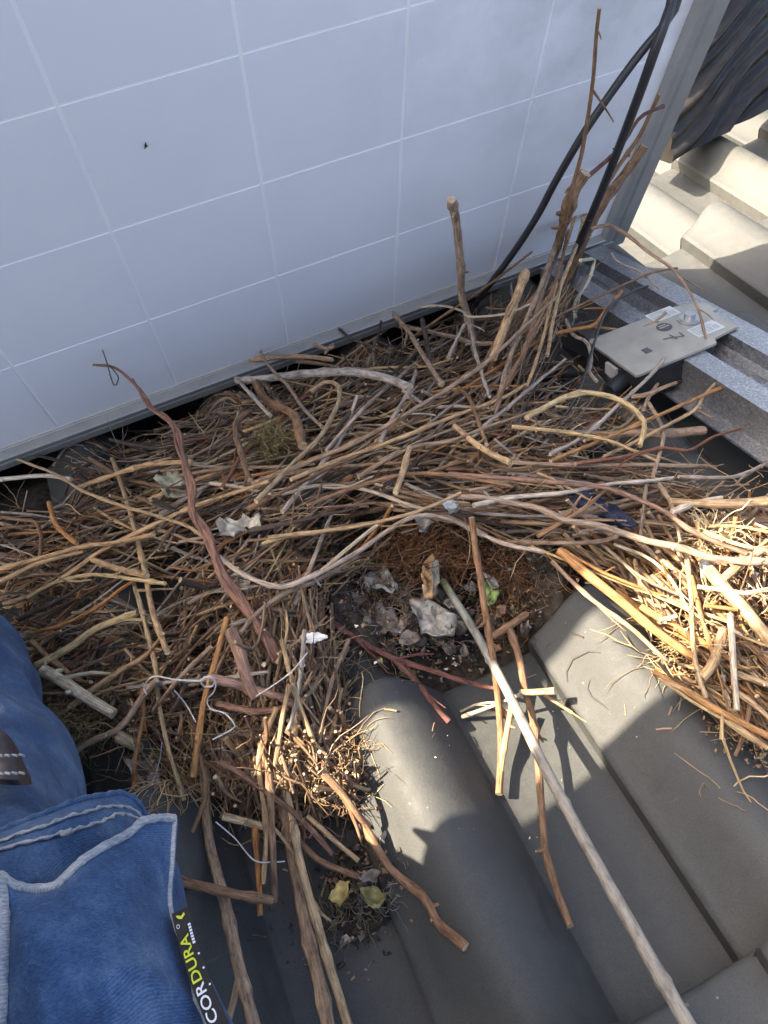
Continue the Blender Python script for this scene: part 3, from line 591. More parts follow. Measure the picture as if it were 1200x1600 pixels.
def zone_twigs(zones, parent):
    mass = MB()
    for (cx, cy, rx, ry, tilt, ang, sd, l0, l1, ns, nm, mix, (a0, a1)) in zones:
        made = tries = 0; ns = int(ns * .88); nm = int(nm * 2.3)
        while made < ns + nm and tries < 14 * (ns + nm):
            tries += 1
            rr, th = math.sqrt(rnd.random()), rnd.uniform(0, 2 * math.pi); x, y = rr * math.cos(th) * rx, rr * math.sin(th) * ry
            ct, st = math.cos(math.radians(tilt)), math.sin(math.radians(tilt)); x, y = cx + x * ct - y * st, cy + x * st + y * ct
            A = math.radians(ang + rnd.gauss(0, sd)); L = rnd.uniform(l0, l1) * rnd.uniform(.6, 1)
            if made >= ns: L *= .8
            bend = rnd.gauss(0, .035) * L; dx, dy = math.cos(A), -math.sin(A)
            path = [(x + dx * L * s - dy * bend * (1 - 4 * s * s), y + dy * L * s + dx * bend * (1 - 4 * s * s)) for s in (-.5, -.25, 0, .25, .5)]
            if any(blocked(*p) for p in path) or sum(border(p[0], p[1] + (26 if made < ns else 0)) for p in path) > (1 if made < ns else 0): continue
            single_ = made < ns
            lay = rnd.uniform(max(a0, .62), a1 * 1.1) if single_ else a0 + (a1 - a0) * rnd.random() * 1.0
            pts = zpts(path, lay, rnd.uniform(-.004, .006))
            if rnd.random() < .25:                                  # one end pokes out
                pts[0 if rnd.random() < .5 else -1].z += rnd.uniform(.005, .03)
            r0 = (rnd.choice((.0011, .0014, .0017, .002, .0023, .0028)) if single_ else rnd.choice((.0005, .0007, .0009, .0011, .0014, .0017, .002))) * rnd.uniform(.85, 1.15)
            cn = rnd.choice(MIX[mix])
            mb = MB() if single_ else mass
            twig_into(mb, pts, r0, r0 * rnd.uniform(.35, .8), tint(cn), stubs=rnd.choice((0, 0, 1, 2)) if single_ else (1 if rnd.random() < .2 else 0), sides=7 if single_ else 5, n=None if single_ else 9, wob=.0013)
            if single_: part('twig', mb, M_BARK, parent)
            made += 1
    part('small_twig_mass', mass, M_BARK, parent, 'stuff')
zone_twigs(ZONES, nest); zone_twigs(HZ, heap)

# ------------------------------------------------------------------ fibres, roots and moss
def tuft(mb, px, py, zc, rx, rz, n, cols, ln=.03, r=.00035, curl=1.0, bias=None):
    c = W(px, py, zc)
    for _ in range(n):
        p = c + Vector((rnd.gauss(0, rx * .5), rnd.gauss(0, rx * .5), rnd.uniform(-.5, 1) * rz))
        d = Vector((rnd.gauss(0, 1), rnd.gauss(0, 1), rnd.gauss(0, .45)))
        if bias: d = d * .5 + Vector(bias) * rnd.choice((-1, 1))
        d.normalize(); P = [p.copy()]; st = ln * rnd.uniform(.4, 1.3) / 6
        for k in range(6):
            d = (d + Vector((rnd.gauss(0, .45), rnd.gauss(0, .45), rnd.gauss(0, .25))) * curl).normalized(); p = p + d * st
            tz = tile_z(p.x, p.y) + .001
            if p.z < tz: p.z = tz
            P.append(p.copy())
        rr = r * rnd.uniform(.6, 1.5)
        mb.tube(P, [rr] * 6 + [rr * .4], tint(rnd.choice(cols), .3), 3)
PAL['coir'] = (.16, .075, .03); PAL['moss'] = (.17, .15, .06); PAL['root'] = (.30, .20, .11); PAL['ash'] = (.16, .145, .13)
mb = MB()
for a in ((635, 858, .06, .024, .012, 260), (680, 860, .06, .024, .012, 260), (725, 872, .06, .02, .012, 160), (798, 905, .035, .013, .016, 260), (806, 940, .025, .010, .012, 160), (780, 890, .05, .016, .012, 120)): tuft(mb, *a, ['coir', 'coir', 'brown'], .034, .00036, 1.1)
part('coir_lining', mb, M_FIBRE, nest, 'stuff')
mb = MB()
for a in ((492, 1000, .06, .012, .03, 60), (495, 1070, .05, .010, .03, 60), (490, 1130, .05, .012, .03, 70), (470, 1000, .075, .03, .02, 50), (440, 1090, .075, .04, .02, 60), (330, 1110, .055, .05, .02, 80), (270, 1150, .04, .045, .02, 70), (160, 1160, .03, .035, .02, 60)): tuft(mb, *a, ['brown', 'root', 'gbrown', 'ash', 'tan'], .036, .0004, .55)
part('root_fibre', mb, M_FIBRE, nest, 'stuff')
mb = MB()
for a in ((532, 1185, .045, .014, .026, 170), (536, 1235, .035, .013, .02, 100), (395, 1110, .085, .03, .008, 50), (370, 1190, .06, .035, .01, 60), (500, 1240, .05, .025, .02, 80)): tuft(mb, *a, ['root', 'tan', 'brown', 'root'], .022, .00030, 1.3)
part('root_ball', mb, M_FIBRE, nest, 'stuff')
mb = MB(); tuft(mb, 285, 1215, .035, .012, .01, 90, ['root', 'straw'], .05, .0004, .5, (.1, -.8, -.2)); tuft(mb, 300, 1240, .03, .012, .01, 60, ['root', 'tan'], .05, .0004, .6, (0, -.8, -.1)); part('hanging_root', mb, M_FIBRE, nest, 'stuff')
mb = MB(); tuft(mb, 432, 695, .125, .016, .012, 420, ['moss', 'moss', 'root'], .022, .0004, 1.2); part('moss_tuft', mb, M_FIBRE, nest, 'stuff')
mb = MB(); tuft(mb, 135, 1120, .055, .022, .012, 420, ['moss', 'root'], .022, .0004, 1.2); part('moss_tuft', mb, M_FIBRE, nest, 'stuff')
mb = MB()
for _ in range(170):
    z = ZONES[rnd.randrange(len(ZONES))]; px, py = z[0] + rnd.gauss(0, z[2] * .45), z[1] + rnd.gauss(0, z[3] * .5)
    if blocked(px, py) or border(px, py): continue
    tuft(mb, px, py, H(px, py) * rnd.uniform(.6, 1.05), .01, .008, 4, ['root', 'straw', 'gbrown', 'ash'], .05, .00035, .45)
part('fine_straw', mb, M_FIBRE, nest, 'stuff')
mb = MB()
for _ in range(70):
    px, py = rnd.gauss(1100, 55), rnd.gauss(970, 90)
    if blocked(px, py): continue
    tuft(mb, px, py, H(px, py) * rnd.uniform(.5, 1.05), .01, .008, 5, ['straw', 'tan', 'root'], .045, .0004, .45)
tuft(mb, 1110, 845, .09, .012, .012, 160, ['straw', 'cream'], .03, .0004, 1.0); part('fine_straw', mb, M_FIBRE, heap, 'stuff')

# ------------------------------------------------------------------ soil, crumbs, flakes in the cup and at the lower clump
def soil(mb, px, py, rx, ry, hgt, n=46):
    V = []
    for j in range(n + 1):
        for i in range(n + 1):
            a, b_ = 2 * i / n - 1, 2 * j / n - 1; x, y = px + a * rx, py + b_ * ry; w0 = W(x, y, .01)
            m = max(0, 1 - a * a - b_ * b_ + .45 * noise.noise((x * .03, y * .03, 2)))
            z = tile_z(w0.x, w0.y) - .006 + min(1, m * 2.2) * (.006 + hgt * (.6 + .5 * noise.noise((x * .06, y * .06, 1)))) + .004 * noise.noise((x * .2, y * .2, 8)) * min(1, m * 3)
            if hgt > .012:
                z = -.03 if w0.y < YEND + .003 else min(z + .5 * (w0.y < YEND + .03) * 0, tile_z(w0.x, YEND - .001) + .3 * (w0.y - YEND) + .004 * noise.noise((x * .2, y * .2, 8)))
            V.append(Vector((w0.x, w0.y, z)))
    mb.add(V, [(j * (n + 1) + i, (j + 1) * (n + 1) + i, (j + 1) * (n + 1) + i + 1, j * (n + 1) + i + 1) for j in range(n) for i in range(n)], (.1, .09, .08), True)
def crumbs(mb, px, py, rx, ry, n, cols, s0=.001, s1=.004, lift=.008):
    for _ in range(n):
        a, b_ = rnd.gauss(0, .45), rnd.gauss(0, .45); p = W(px + a * rx, py + b_ * ry, .012); p.z = tile_z(p.x, p.y) + (lift * rnd.random() * max(0, 1 - a * a - b_ * b_) * 2 + .001 if lift < .013 else .033 + .014 * rnd.random())
        if lift >= .013 and p.y < YEND + .004: continue
        s = rnd.uniform(s0, s1) * rnd.random() ** .5
        Q = [p + Vector((rnd.uniform(-1, 1), rnd.uniform(-1, 1), rnd.uniform(-.6, .6))) * s for _ in range(6)]
        mb.add(Q, [(0, 1, 2), (0, 2, 3), (0, 3, 4), (0, 4, 1), (5, 2, 1), (5, 3, 2), (5, 4, 3), (5, 1, 4)], tint(rnd.choice(cols), .35))
flake_q = []
PAL['soil'] = (.05, .042, .035); PAL['white'] = (.6, .58, .54); PAL['olive'] = (.16, .15, .06)
mb = MB(); soil(mb, 700, 970, 240, 125, .034, 70); part('cup_soil_and_shade', mb, M_DIRT, nest, 'stuff')  # real cup soil; its dark spread behind the roll ends stands in for shade
mb = MB(); crumbs(mb, 700, 965, 230, 110, 2600, ['soil', 'soil', 'soil', 'brown', 'ash', 'dark', 'olive'], .0008, .0034, .014); crumbs(mb, 690, 1015, 130, 70, 60, ['white', 'pale'], .0008, .0025, .018); tuft(mb, 650, 960, .042, .05, .008, 160, ['ash', 'gbrown', 'brown'], .03, .0003, .8); tuft(mb, 570, 965, .045, .03, .01, 220, ['ash', 'brown', 'coir', 'gbrown'], .035, .00035, .8); tuft(mb, 590, 910, .05, .03, .01, 160, ['ash', 'brown', 'coir'], .035, .00035, .8); tuft(mb, 845, 905, .045, .025, .012, 260, ['coir', 'brown', 'coir', 'ash'], .03, .00036, 1.0); tuft(mb, 800, 960, .035, .02, .01, 160, ['coir', 'brown'], .03, .00036, 1.0)
part('crumb', mb, M_LEAF, nest, 'stuff')
mb = MB()
PAL['paper'] = (.26, .25, .225)
for _ in range(150):
    cx, cy = rnd.gauss(660, 75), rnd.gauss(955, 42); rr = rnd.uniform(4, 15)
    flake_q.append((cx, cy, rr, rnd.uniform(.026, .044), rnd.choice(['paper', 'ash', 'ash', 'ash', 'brown', 'soil', 'soil', 'dark', 'olive'])))
clump = thing('debris_clump', W(560, 1400, .01), 'small dark clump of soil, dead leaves and feathers below the nest', 'debris')
mb = MB(); soil(mb, 560, 1390, 62, 85, .010, 30); part('soil', mb, M_DIRT, clump, 'stuff')
mb = MB(); crumbs(mb, 555, 1390, 70, 100, 420, ['soil', 'soil', 'ash', 'brown'], .001, .0045, .012); tuft(mb, 545, 1420, .012, .025, .006, 70, ['ash', 'gbrown', 'moss'], .02, .0003, 1.0); tuft(mb, 590, 1400, .015, .014, .01, 80, ['ash', 'grey'], .02, .0003, 1.0); part('crumb', mb, M_LEAF, clump, 'stuff')
mb = MB(); crumbs(mb, 470, 1400, 120, 120, 200, ['soil'], .0006, .002, .001); crumbs(mb, 830, 1230, 260, 200, 60, ['soil', 'pale', 'white', 'brown'], .0004, .0012, .0); crumbs(mb, 1150, 1190, 70, 50, 90, ['soil', 'brown', 'brown', 'straw'], .0008, .003, .006); crumbs(mb, 1170, 1160, 60, 50, 260, ['soil', 'soil', 'brown', 'tan'], .0015, .004, .012)
crumbs(mb, 300, 1250, 120, 60, 200, ['soil', 'ash'], .0006, .002, .002)
for _ in range(46):
    px, py = rnd.choice(((640, 1120, 90, 50), (1060, 1120, 60, 50), (480, 1420, 90, 90), (820, 1050, 60, 40), (1120, 640, 70, 60), (250, 1270, 60, 40)))[:2]
    px += rnd.gauss(0, 45); py += rnd.gauss(0, 40); p = W(px, py, .03); a = rnd.uniform(0, 6.3); L_ = rnd.uniform(.003, .014)
    q = p + Vector((math.cos(a), math.sin(a), 0)) * L_; r_ = rnd.uniform(.0003, .0009)
    for k in (p, q): k.z = tile_z(k.x, k.y) + r_
    mb.tube([p, (p + q) / 2 + Vector((0, 0, .0006)), q], r_, tint(rnd.choice(['brown', 'gbrown', 'tan', 'dark'])), 5)
o = single('scattered_grit', mb, M_LEAF, 'fine dark grit and crumbs scattered over the tiles', 'grit', kind='stuff')

def flake(mb, outline, z, col, curl=.006, th=.0012, rough=.004, ribs=0):
    P = [W(x, y, z) for x, y in outline]; n0 = len(P)
    Q = []
    for i in range(n0):
        for s in (0, .33, .66):
            q = P[i].lerp(P[(i + 1) % n0], s); Q.append(q)
    c = sum(Q, Vector()) / len(Q); n = len(Q); sd = rnd.random() * 99; rings = (1, .75, .5, .2); V = []; C = []
    for r in rings:
        for k, q in enumerate(Q):
            p = c.lerp(q, r); e = (q - c).length * r
            p.z += rough * 1.3 * noise.noise(Vector((p.x * 110 + sd, p.y * 110, 1))) + rough * .9 * noise.noise(Vector((p.x * 320 + sd, p.y * 320, 1))) + curl * r * r * (1 if ribs == 0 else .5) + (0.0018 * math.sin(k * 2.1) * r if ribs else 0)
            if r == 1: p += Vector((noise.noise(p * 400), noise.noise(p * 400 + Vector((3, 3, 3))), 0)) * .0025
            V.append(p); m = 1 + .6 * noise.noise(Vector((p.x * 160 + sd, p.y * 120, 4))); C.append(tuple(x * m for x in col))
    V.append(c.copy()); C.append(col); F = []
    for r in range(3):
        for k in range(n): F.append((r * n + k, r * n + (k + 1) % n, (r + 1) * n + (k + 1) % n, (r + 1) * n + k))
    F += [(3 * n + k, 3 * n + (k + 1) % n, 4 * n) for k in range(n)]
    m = len(V); V2 = [p - Vector((0, 0, th)) for p in V]; F2 = [tuple(i + m for i in f[::-1]) for f in F] + [(k, k + m, (k + 1) % n + m, (k + 1) % n) for k in range(n)]
    mb.add(V + V2, F + F2, C + C, True)
mb = MB()
for cx, cy, rr, z, cn in flake_q:
    a0 = rnd.uniform(0, 6.3)
    flake(mb, [(cx + rr * rnd.uniform(.5, 1.3) * math.cos(a0 + k * 1.05), cy + rr * rnd.uniform(.4, 1.0) * math.sin(a0 + k * 1.05)) for k in range(6)], z, tint(cn, .25), curl=rnd.uniform(-.006, .01), rough=.008)
part('leaf_litter', mb, M_LEAF, nest, 'stuff')
def flk(name, outline, z, cname, label, cat_, **kw):
    mb = MB(); flake(mb, outline, z, tint(cname, .05), **kw); return single(name, mb, M_LEAF, label, cat_)
PAL.update(paper=(.26, .25, .225), leafg=(.27, .27, .19), plastic=(.52, .51, .44), green=(.22, .32, .12), navy=(.018, .026, .06), yleaf=(.36, .28, .10), bluegrey=(.28, .33, .36))
flk('dried_scrap', [(575,905),(590,893),(602,890),(612,905),(622,918),(615,935),(590,930),(572,925)], .055, 'paper', 'pale grey crumpled scrap at the upper edge of the nest cup', 'scrap', rough=.008)
flk('dried_scrap', [(640,945),(665,935),(690,950),(715,965),(714,990),(695,1005),(670,1000),(652,975)], .052, 'paper', 'largest grey crumpled scrap in the middle of the nest cup', 'scrap', rough=.010)
flk('dried_scrap', [(625,1000),(640,990),(655,998),(660,1010),(640,1016),(626,1010)], .045, 'ash', 'small grey-brown scrap low in the nest cup', 'scrap', rough=.004)
flk('dried_scrap', [(553,940),(566,930),(578,955),(585,975),(575,990),(555,980)], .052, 'ash', 'tattered grey scrap on the nest cup edge by the reddish column', 'scrap', rough=.012)
flk('dried_scrap', [(575,965),(600,955),(625,970),(635,990),(610,1000),(585,990)], .046, 'ash', 'dark crumpled scrap between the other scraps of the cup', 'scrap', rough=.012)
flk('bark_chip', [(662,882),(685,878),(688,905),(678,935),(664,930),(660,905)], .062, 'tan', 'upright brown and white bark chip at the top of the cup', 'bark chip', rough=.006, th=.006)
flk('dried_scrap', [(676,884),(688,880),(688,915),(676,935)], .067, 'paper', 'narrow white sliver along the bark chip', 'scrap', rough=.003)
flk('leaf_scrap', [(757,905),(775,912),(783,930),(775,945),(765,955),(755,930)], .05, 'green', 'torn green leaf scrap on the coir beside the cane', 'leaf')
flk('leaf_scrap', [(757,902),(768,903),(782,920),(775,925),(760,912)], .056, 'paper', 'whitish leaf scrap just above the green one', 'leaf')
flk('leaf_scrap', [(775,955),(795,950),(790,965),(778,968)], .045, 'brown', 'little brown curled leaf below the green scrap', 'leaf')
flk('dead_leaf', [(243,750),(256,741),(278,741),(294,755),(296,772),(272,782),(258,776)], .105, 'leafg', 'pale olive ribbed dead leaf lying among the twigs by the frame', 'leaf', ribs=1)
flk('plastic_scrap', [(342,820),(360,822),(385,815),(408,808),(414,825),(402,843),(380,830),(368,843),(345,838)], .125, 'plastic', 'translucent cream plastic scrap caught on the twigs', 'plastic scrap', rough=.008)
flk('plastic_scrap', [(348,905),(375,898),(398,905),(395,930),(370,925),(350,930)], .10, 'plastic', 'dull plastic scrap below the cream one beside the red bark strip', 'plastic scrap', rough=.008)
flk('plastic_scrap', [(440,945),(462,930),(478,938),(465,952),(448,958)], .085, 'plastic', 'small whitish scrap left of the nest cup', 'plastic scrap', rough=.006)
flk('plastic_scrap', [(693,792),(710,788),(718,800),(705,808)], .145, 'bluegrey', 'tiny blue-grey scrap above the coir lining', 'plastic scrap')
flk('plastic_scrap', [(650,818),(668,812),(675,826),(658,836)], .115, 'paper', 'small pale scrap stuck to the coir rim', 'plastic scrap')
flk('navy_rag', [(878,772),(947,783),(997,832),(962,826),(905,800)], .115, 'navy', 'dark navy cloth rag half buried in the right side of the nest', 'rag', rough=.008)
flk('rusty_leaf', [(868,665),(885,648),(915,652),(945,668),(920,678),(880,678)], .07, 'rust', 'rusty brown curled leaf beside the black plug', 'leaf', rough=.008)
flk('dead_leaf', [(515,1405),(528,1383),(549,1380),(546,1398),(530,1418)], .03, 'yleaf', 'yellowish dead leaf on the dark clump below the nest', 'leaf', curl=.004)
flk('dead_leaf', [(568,1395),(585,1390),(603,1400),(600,1420),(585,1430),(574,1412)], .035, 'olive', 'olive brown curled dead leaf at the edge of the dark clump', 'leaf', curl=.006)
flk('dead_leaf', [(560,1372),(580,1362),(598,1370),(590,1385),(570,1384)], .034, 'ash', 'grey papery leaf topping the dark clump', 'leaf', curl=.006)
flk('dead_leaf', [(535,1463),(550,1462),(552,1472),(538,1474)], .02, 'grey', 'tiny grey leaf fragment at the bottom of the dark clump', 'leaf', curl=.002)
flk('bark_flake', [(200,1195),(240,1190),(262,1210),(250,1235),(215,1228)], .04, 'grey', 'grey bark flake under the roots near the trouser leg', 'bark chip', rough=.008)
flk('dried_scrap', [(1090,885),(1105,877),(1118,885),(1108,900),(1095,905)], .095, 'paper', 'fluffy grey scrap on the sunlit heap under the thick branch', 'scrap', rough=.008)
# feather
mb = MB(); a, b_ = W(468, 1000, .105), W(512, 996, .105); d = b_ - a; nrm = Vector((-d.y, d.x, 0)).normalized()
mb.tube([a - d * .5, a, b_], [.0004, .0004, .0002], (.6, .6, .58), 5); V = []
for k in range(15):
    s = k / 14; wd = .0048 * math.sin(math.pi * min(1, s * .85 + .12)) ** .7
    p = a + d * s
    V += [p + nrm * wd * (1 + .25 * rnd.uniform(-1, 1)) + Vector((0, 0, .0015)), p, p - nrm * wd * (1 + .25 * rnd.uniform(-1, 1)) + Vector((0, 0, .001))]
V2 = [p - Vector((0, 0, .0005)) for p in V]; m = len(V)
F = [(3 * k + j, 3 * k + j + 1, 3 * k + j + 4, 3 * k + j + 3) for k in range(14) for j in range(2)]
mb.add(V + V2, F + [tuple(i + m for i in f[::-1]) for f in F], (.62, .62, .60), True); single('feather', mb, M_LEAF, 'small white feather lying on the reddish bark column', 'feather')
# strings
def string(paths, z, label, r=.0006):
    mb = MB()
    for path in paths: mb.tube(cat([W(x, y, H(x, y) * 1.12 + z + .012) for x, y in path], 48), r, (1, 1, 1), 5)
    return single('string', mb, M_STRING, label, 'string')
string([[(229,1085),(225,1074),(240,1057),(274,1062),(315,1064),(326,1056),(337,1066),(334,1081),(324,1092),(328,1107),(352,1115),(367,1134),(360,1141),(332,1156)], [(314,1068),(320,1058),(334,1062),(332,1072),(318,1072),(315,1062),(328,1059)]], .012, 'white string knotted round the orange stick', .0006)
string([[(253,1160),(249,1190),(236,1224),(214,1237),(208,1248)]], .008, 'thin pale thread hanging down by the trouser pocket', .0004)
string([[(337,1284),(367,1310),(397,1344),(427,1347),(445,1346)]], .008, 'thin white thread across the dark tile gap below the nest', .0005)
string([[(400,1088),(425,1072),(455,1050),(480,1020)], [(272,1078),(290,1100),(306,1128)]], .01, 'stray pale threads over the reddish bark', .0005)

# ------------------------------------------------------------------ loose sticks that stand out
def stick(name, P, r0, r1, cname, label, cat_='twig', stubs=2, side=(), **kw):
    mb = MB(); twig_into(mb, P, r0, r1, tint(cname, .06), stubs=stubs, n=min(60, max(12, int(sum((b_ - a).length for a, b_ in zip(P, P[1:])) / .008))), **kw)
    for sp_, a_, b2 in side: twig_into(mb, sp_, a_, b2, tint(cname, .06), stubs=1, **kw)
    return single(name, mb, M_BARK, label, cat_, 'loose sticks around the nest')
def Wl(l): return [W(*p) for p in l]
# bamboo cane with nodes
mb = MB(); pts = Wl([(692,908,.055),(742,987,.058),(792,1079,.060),(854,1204,.062),(930,1345,.066),(1000,1470,.070),(1080,1610,.075)]); P = cat(pts, 90)
R_, C = [], []
for i, p in enumerate(P):
    f = i / 89; r = .0034 + .0008 * f
    for k in (.27, .62, .93): r += .0011 * math.exp(-((f - k) / .006) ** 2)
    m = 1 + .15 * noise.noise((f * 40, 1, 1)); b0 = (.25, .225, .185) if f > .27 else (.22, .225, .20)
    if f < .05: b0 = (.30, .31, .17)
    C.append(tuple(x * m for x in b0)); R_.append(r)
mb.tube(P, R_, C, 10, (.4, .35, .25)); single('bamboo_cane', mb, M_CANE, 'long straight grey cane running from the nest cup down across the tiles', 'cane')
stick('twig', Wl([(737,808,.14),(746,875,.11),(758,958,.085),(771,1033,.06),(779,1104,.04),(783,1183,.022),(779,1242,.018)]), .0026, .0028, 'brown', 'slender brown twig hanging from the nest rim over the cup')
stick('twig', Wl([(796,983,.06),(810,1033,.05),(821,1083,.042),(833,1125,.036),(842,1229,.028),(850,1325,.022),(865,1370,.02),(892,1446,.02)]), .0029, .0027, 'brown', 'dark crooked twig lying on the pan beside the cane', wob=.002)
stick('twig', Wl([(800,1103,.04),(787,1177,.025),(783,1205,.02)]), .0026, .002, 'tan', 'short tan twig on the sunlit pan touching the slender one', stubs=1)
stick('twig', Wl([(500,960,.075),(554,996,.06),(608,1025,.052),(675,1048,.045),(733,1067,.04),(775,1076,.045)]), .0028, .0018, 'dred', 'dark red thin twig bridging the front of the nest cup', side=[(Wl([(614,1028,.05),(640,1055,.045),(654,1071,.042),(671,1100,.038),(702,1127,.036)]), .0026, .0022)])
stick('twig', Wl([(771,994,.05),(795,978,.05),(823,959,.05)]), .0034, .003, 'brown', 'short broken reddish twig left of the big roll end', stubs=0)
stick('twig', Wl([(567,1284,.055),(600,1337,.045),(620,1370,.040),(667,1413,.032),(693,1457,.026),(732,1500,.024)]), .0027, .0033, 'brown', 'brown crooked twig pointing from the nest to the bottom middle', wob=.003)
stick('twig', Wl([(319,1200,.06),(322,1241,.05),(328,1316,.05),(350,1403,.055),(372,1504,.06),(400,1610,.065)]), .0036, .0040, 'gbrown', 'long brown stick beside the trouser pocket running off the bottom edge')
stick('twig', Wl([(280,1376,.06),(341,1391,.068),(394,1402,.066),(425,1408,.060)]), .0032, .0030, 'brown', 'reddish brown stick lying crosswise on the long stick', stubs=0)
stick('twig', Wl([(433,1189,.07),(442,1250,.055),(451,1303,.046),(464,1381,.036),(481,1460,.032),(500,1539,.030),(514,1612,.030)]), .0038, .0044, 'gbrown', 'thick brown stick of the pair leaving the nest at the bottom')
stick('twig', Wl([(437,1184,.08),(455,1276,.062),(472,1355,.050),(500,1456,.042),(548,1612,.040)]), .0028, .0030, 'tan', 'pale straight stick of the pair leaving the nest at the bottom', stubs=1)
stick('straw_stem', Wl([(722,1120,.022),(771,1103,.035),(817,1083,.045)]), .0016, .0014, 'pale', 'flat pale straw lying over the pan in front of the cane', stubs=0, side=[(Wl([(720,1112,.02),(745,1101,.026),(775,1098,.034)]), .001, .001)])
stick('twig', Wl([(812,1082,.048),(840,1081,.05),(868,1079,.055)]), .0022, .003, 'tan', 'short light twig crossing behind the dark crooked one', stubs=0)
stick('twig', Wl([(850,1086,.04),(870,1098,.035),(894,1113,.03)]), .0014, .0014, 'tan', 'tiny thin twig at the foot of the big roll', stubs=2)
stick('twig', [WP(937, 13, .10), WP(930, 75, .10), WP(927, 120, .10), WP(920, 175, .10), WP(910, 235, .10), WP(897, 285, .10), WP(888, 325, .10), W(870, 390, .16), W(850, 450, .13)], .0014, .0030, 'brown', 'tall thin shoot rising highest in front of the panel', stubs=5, clamp=False)
stick('twig', [WP(705, 312, .05), WP(712, 345, .05), WP(717, 390, .055), WP(720, 425, .06), WP(723, 470, .065), W(734, 505, .10), W(745, 560, .08)], .0046, .0046, 'gbrown', 'upright grey stick standing alone against the panel', stubs=3, clamp=False)
stick('twig', [WP(1007, 228, .03), WP(985, 260, .034), WP(962, 290, .04), WP(945, 315, .05), WP(915, 370, .06), W(885, 440, .10)], .0050, .0048, 'brown', 'thick scaly stick leaning on the panel frame behind the cable', rough=.35, clamp=False)
stick('twig', [WP(1030, 148, .03), WP(1000, 210, .035), WP(980, 240, .04), WP(950, 285, .05), WP(920, 345, .07)], .0020, .0026, 'brown', 'thin straight twig leaning on the inside of the frame', clamp=False)
stick('twig', [WP(1036, 166, .035), WP(1005, 180, .045), WP(987, 202, .05), WP(965, 235, .06), WP(925, 270, .08), WP(900, 290, .09)], .0018, .0024, 'dred', 'thin dark branching twig crossing both cables by the frame', clamp=False)
stick('twig', [WP(915, 270, .09), WP(900, 292, .09), WP(888, 325, .09), W(872, 380, .155), W(850, 440, .13)], .0062, .0050, 'brown', 'stout broken stub at the top of the tall bunch', rough=.25, clamp=False)
stick('twig', Wl([(925,357,.19),(950,352,.19),(980,367,.19),(1015,395,.18),(1050,420,.165),(1070,445,.15),(1090,480,.13),(1103,530,.105)]), .0020, .0012, 'gbrown', 'thin twig arching over the rail and the electronics box', clamp=False)
# reddish bark strip standing out of the nest
mb = MB(); pts = [W(*p) for p in ((432,1030,.10),(415,1000,.11),(380,945,.125),(345,890,.14),(325,840,.15),(300,800,.155),(300,760,.165),(285,710,.17),(270,665,.175),(240,640,.18),(215,605,.19),(180,575,.195),(145,570,.20))]
P = cat(pts, 70); C = []; 
for k, (wd, off) in enumerate(((.0042, 0), (.0028, .003), (.002, -.0028))):
    Q = [p + Vector((off * math.sin(i * .31 + k), off * math.cos(i * .23), .001 * k)) for i, p in enumerate(P)]
    m = len(Q) if k == 0 else int(len(Q) * (.86 if k == 1 else .72))
    mb.tube(Q[:m], [wd * (1.05 - .75 * i / len(Q)) * (1 + .2 * noise.noise((i * .4, k, 0))) for i in range(m)], [tuple(x * (1 + .2 * noise.noise((i * .3, k, 5))) for x in (.225, .118, .083)) for i in range(m)], 6)
mb.tube(cat(Wl([(172,572,.197),(185,590,.195),(178,602,.195),(165,560,.20),(155,532,.205),(160,530,.205)]), 20), .0007, (.1, .07, .05), 5)
single('bark_strip', mb, M_BARK, 'long frayed reddish bark strip curling up out of the left of the nest', 'bark strip')

# ------------------------------------------------------------------ person: trouser leg and tool pocket in view, body beside the camera
person = thing('person', (-.25, .0, .05), 'person in blue denim work trousers kneeling beside the nest, only one leg in view', 'person')
def loft(mb, secs, n=40, wr=.006, seed=0):
    V = []
    for k, (c, d, a, b_) in enumerate(secs):
        d = Vector(d).normalized(); s = d.cross(Vector((0, 0, 1))).normalized(); u = s.cross(d)
        for i in range(n):
            t = 2 * math.pi * i / n; dirn = s * math.cos(t) * a + u * math.sin(t) * b_
            p = Vector(c) + dirn
            p += dirn.normalized() * wr * (.7 * max(0, 1 - 2.2 * abs(noise.noise(Vector((p.x * 9 + p.y * 7, p.y * 4 - p.x * 3, p.z * 8)) + Vector((seed, 4, 0))))) ** 2 + noise.noise(p * 9 + Vector((seed, 0, 0))) + .7 * noise.noise(p * 24) + .12 * math.sin(k * .4 + 2.5 * t + 1.5 * noise.noise(p * 6)))
            V.append(p)
    m = len(secs); mb.add(V, [(k * n + i, k * n + (i + 1) % n, (k + 1) * n + (i + 1) % n, (k + 1) * n + i) for k in range(m - 1) for i in range(n)], (1, 1, 1), True)
    mb.add(V[:n], [tuple(range(n))[::-1]]); mb.add(V[-n:], [tuple(range(n))])
def lerp_secs(keys, n):
    out = []
    cs = cat([Vector(k[0]) for k in keys], n)
    for i in range(n):
        f = i / (n - 1) * (len(keys) - 1); j = min(int(f), len(keys) - 2); g_ = f - j
        a = keys[j][1] * (1 - g_) + keys[j + 1][1] * g_; b_ = keys[j][2] * (1 - g_) + keys[j + 1][2] * g_
        d = cs[min(i + 1, n - 1)] - cs[max(i - 1, 0)]; out.append((cs[i], d, a, b_))
    return out
mb = MB(); loft(mb, lerp_secs([((-.30, .585, .085), .05, .05), ((-.288, .555, .115), .086, .080), ((-.268, .41, .150), .095, .088), ((-.238, .27, .195), .096, .088), ((-.200, .10, .245), .105, .10), ((-.20, -.10, .29), .12, .12)], 80), 96, .011); part('trouser_leg', mb, M_DENIM, person)
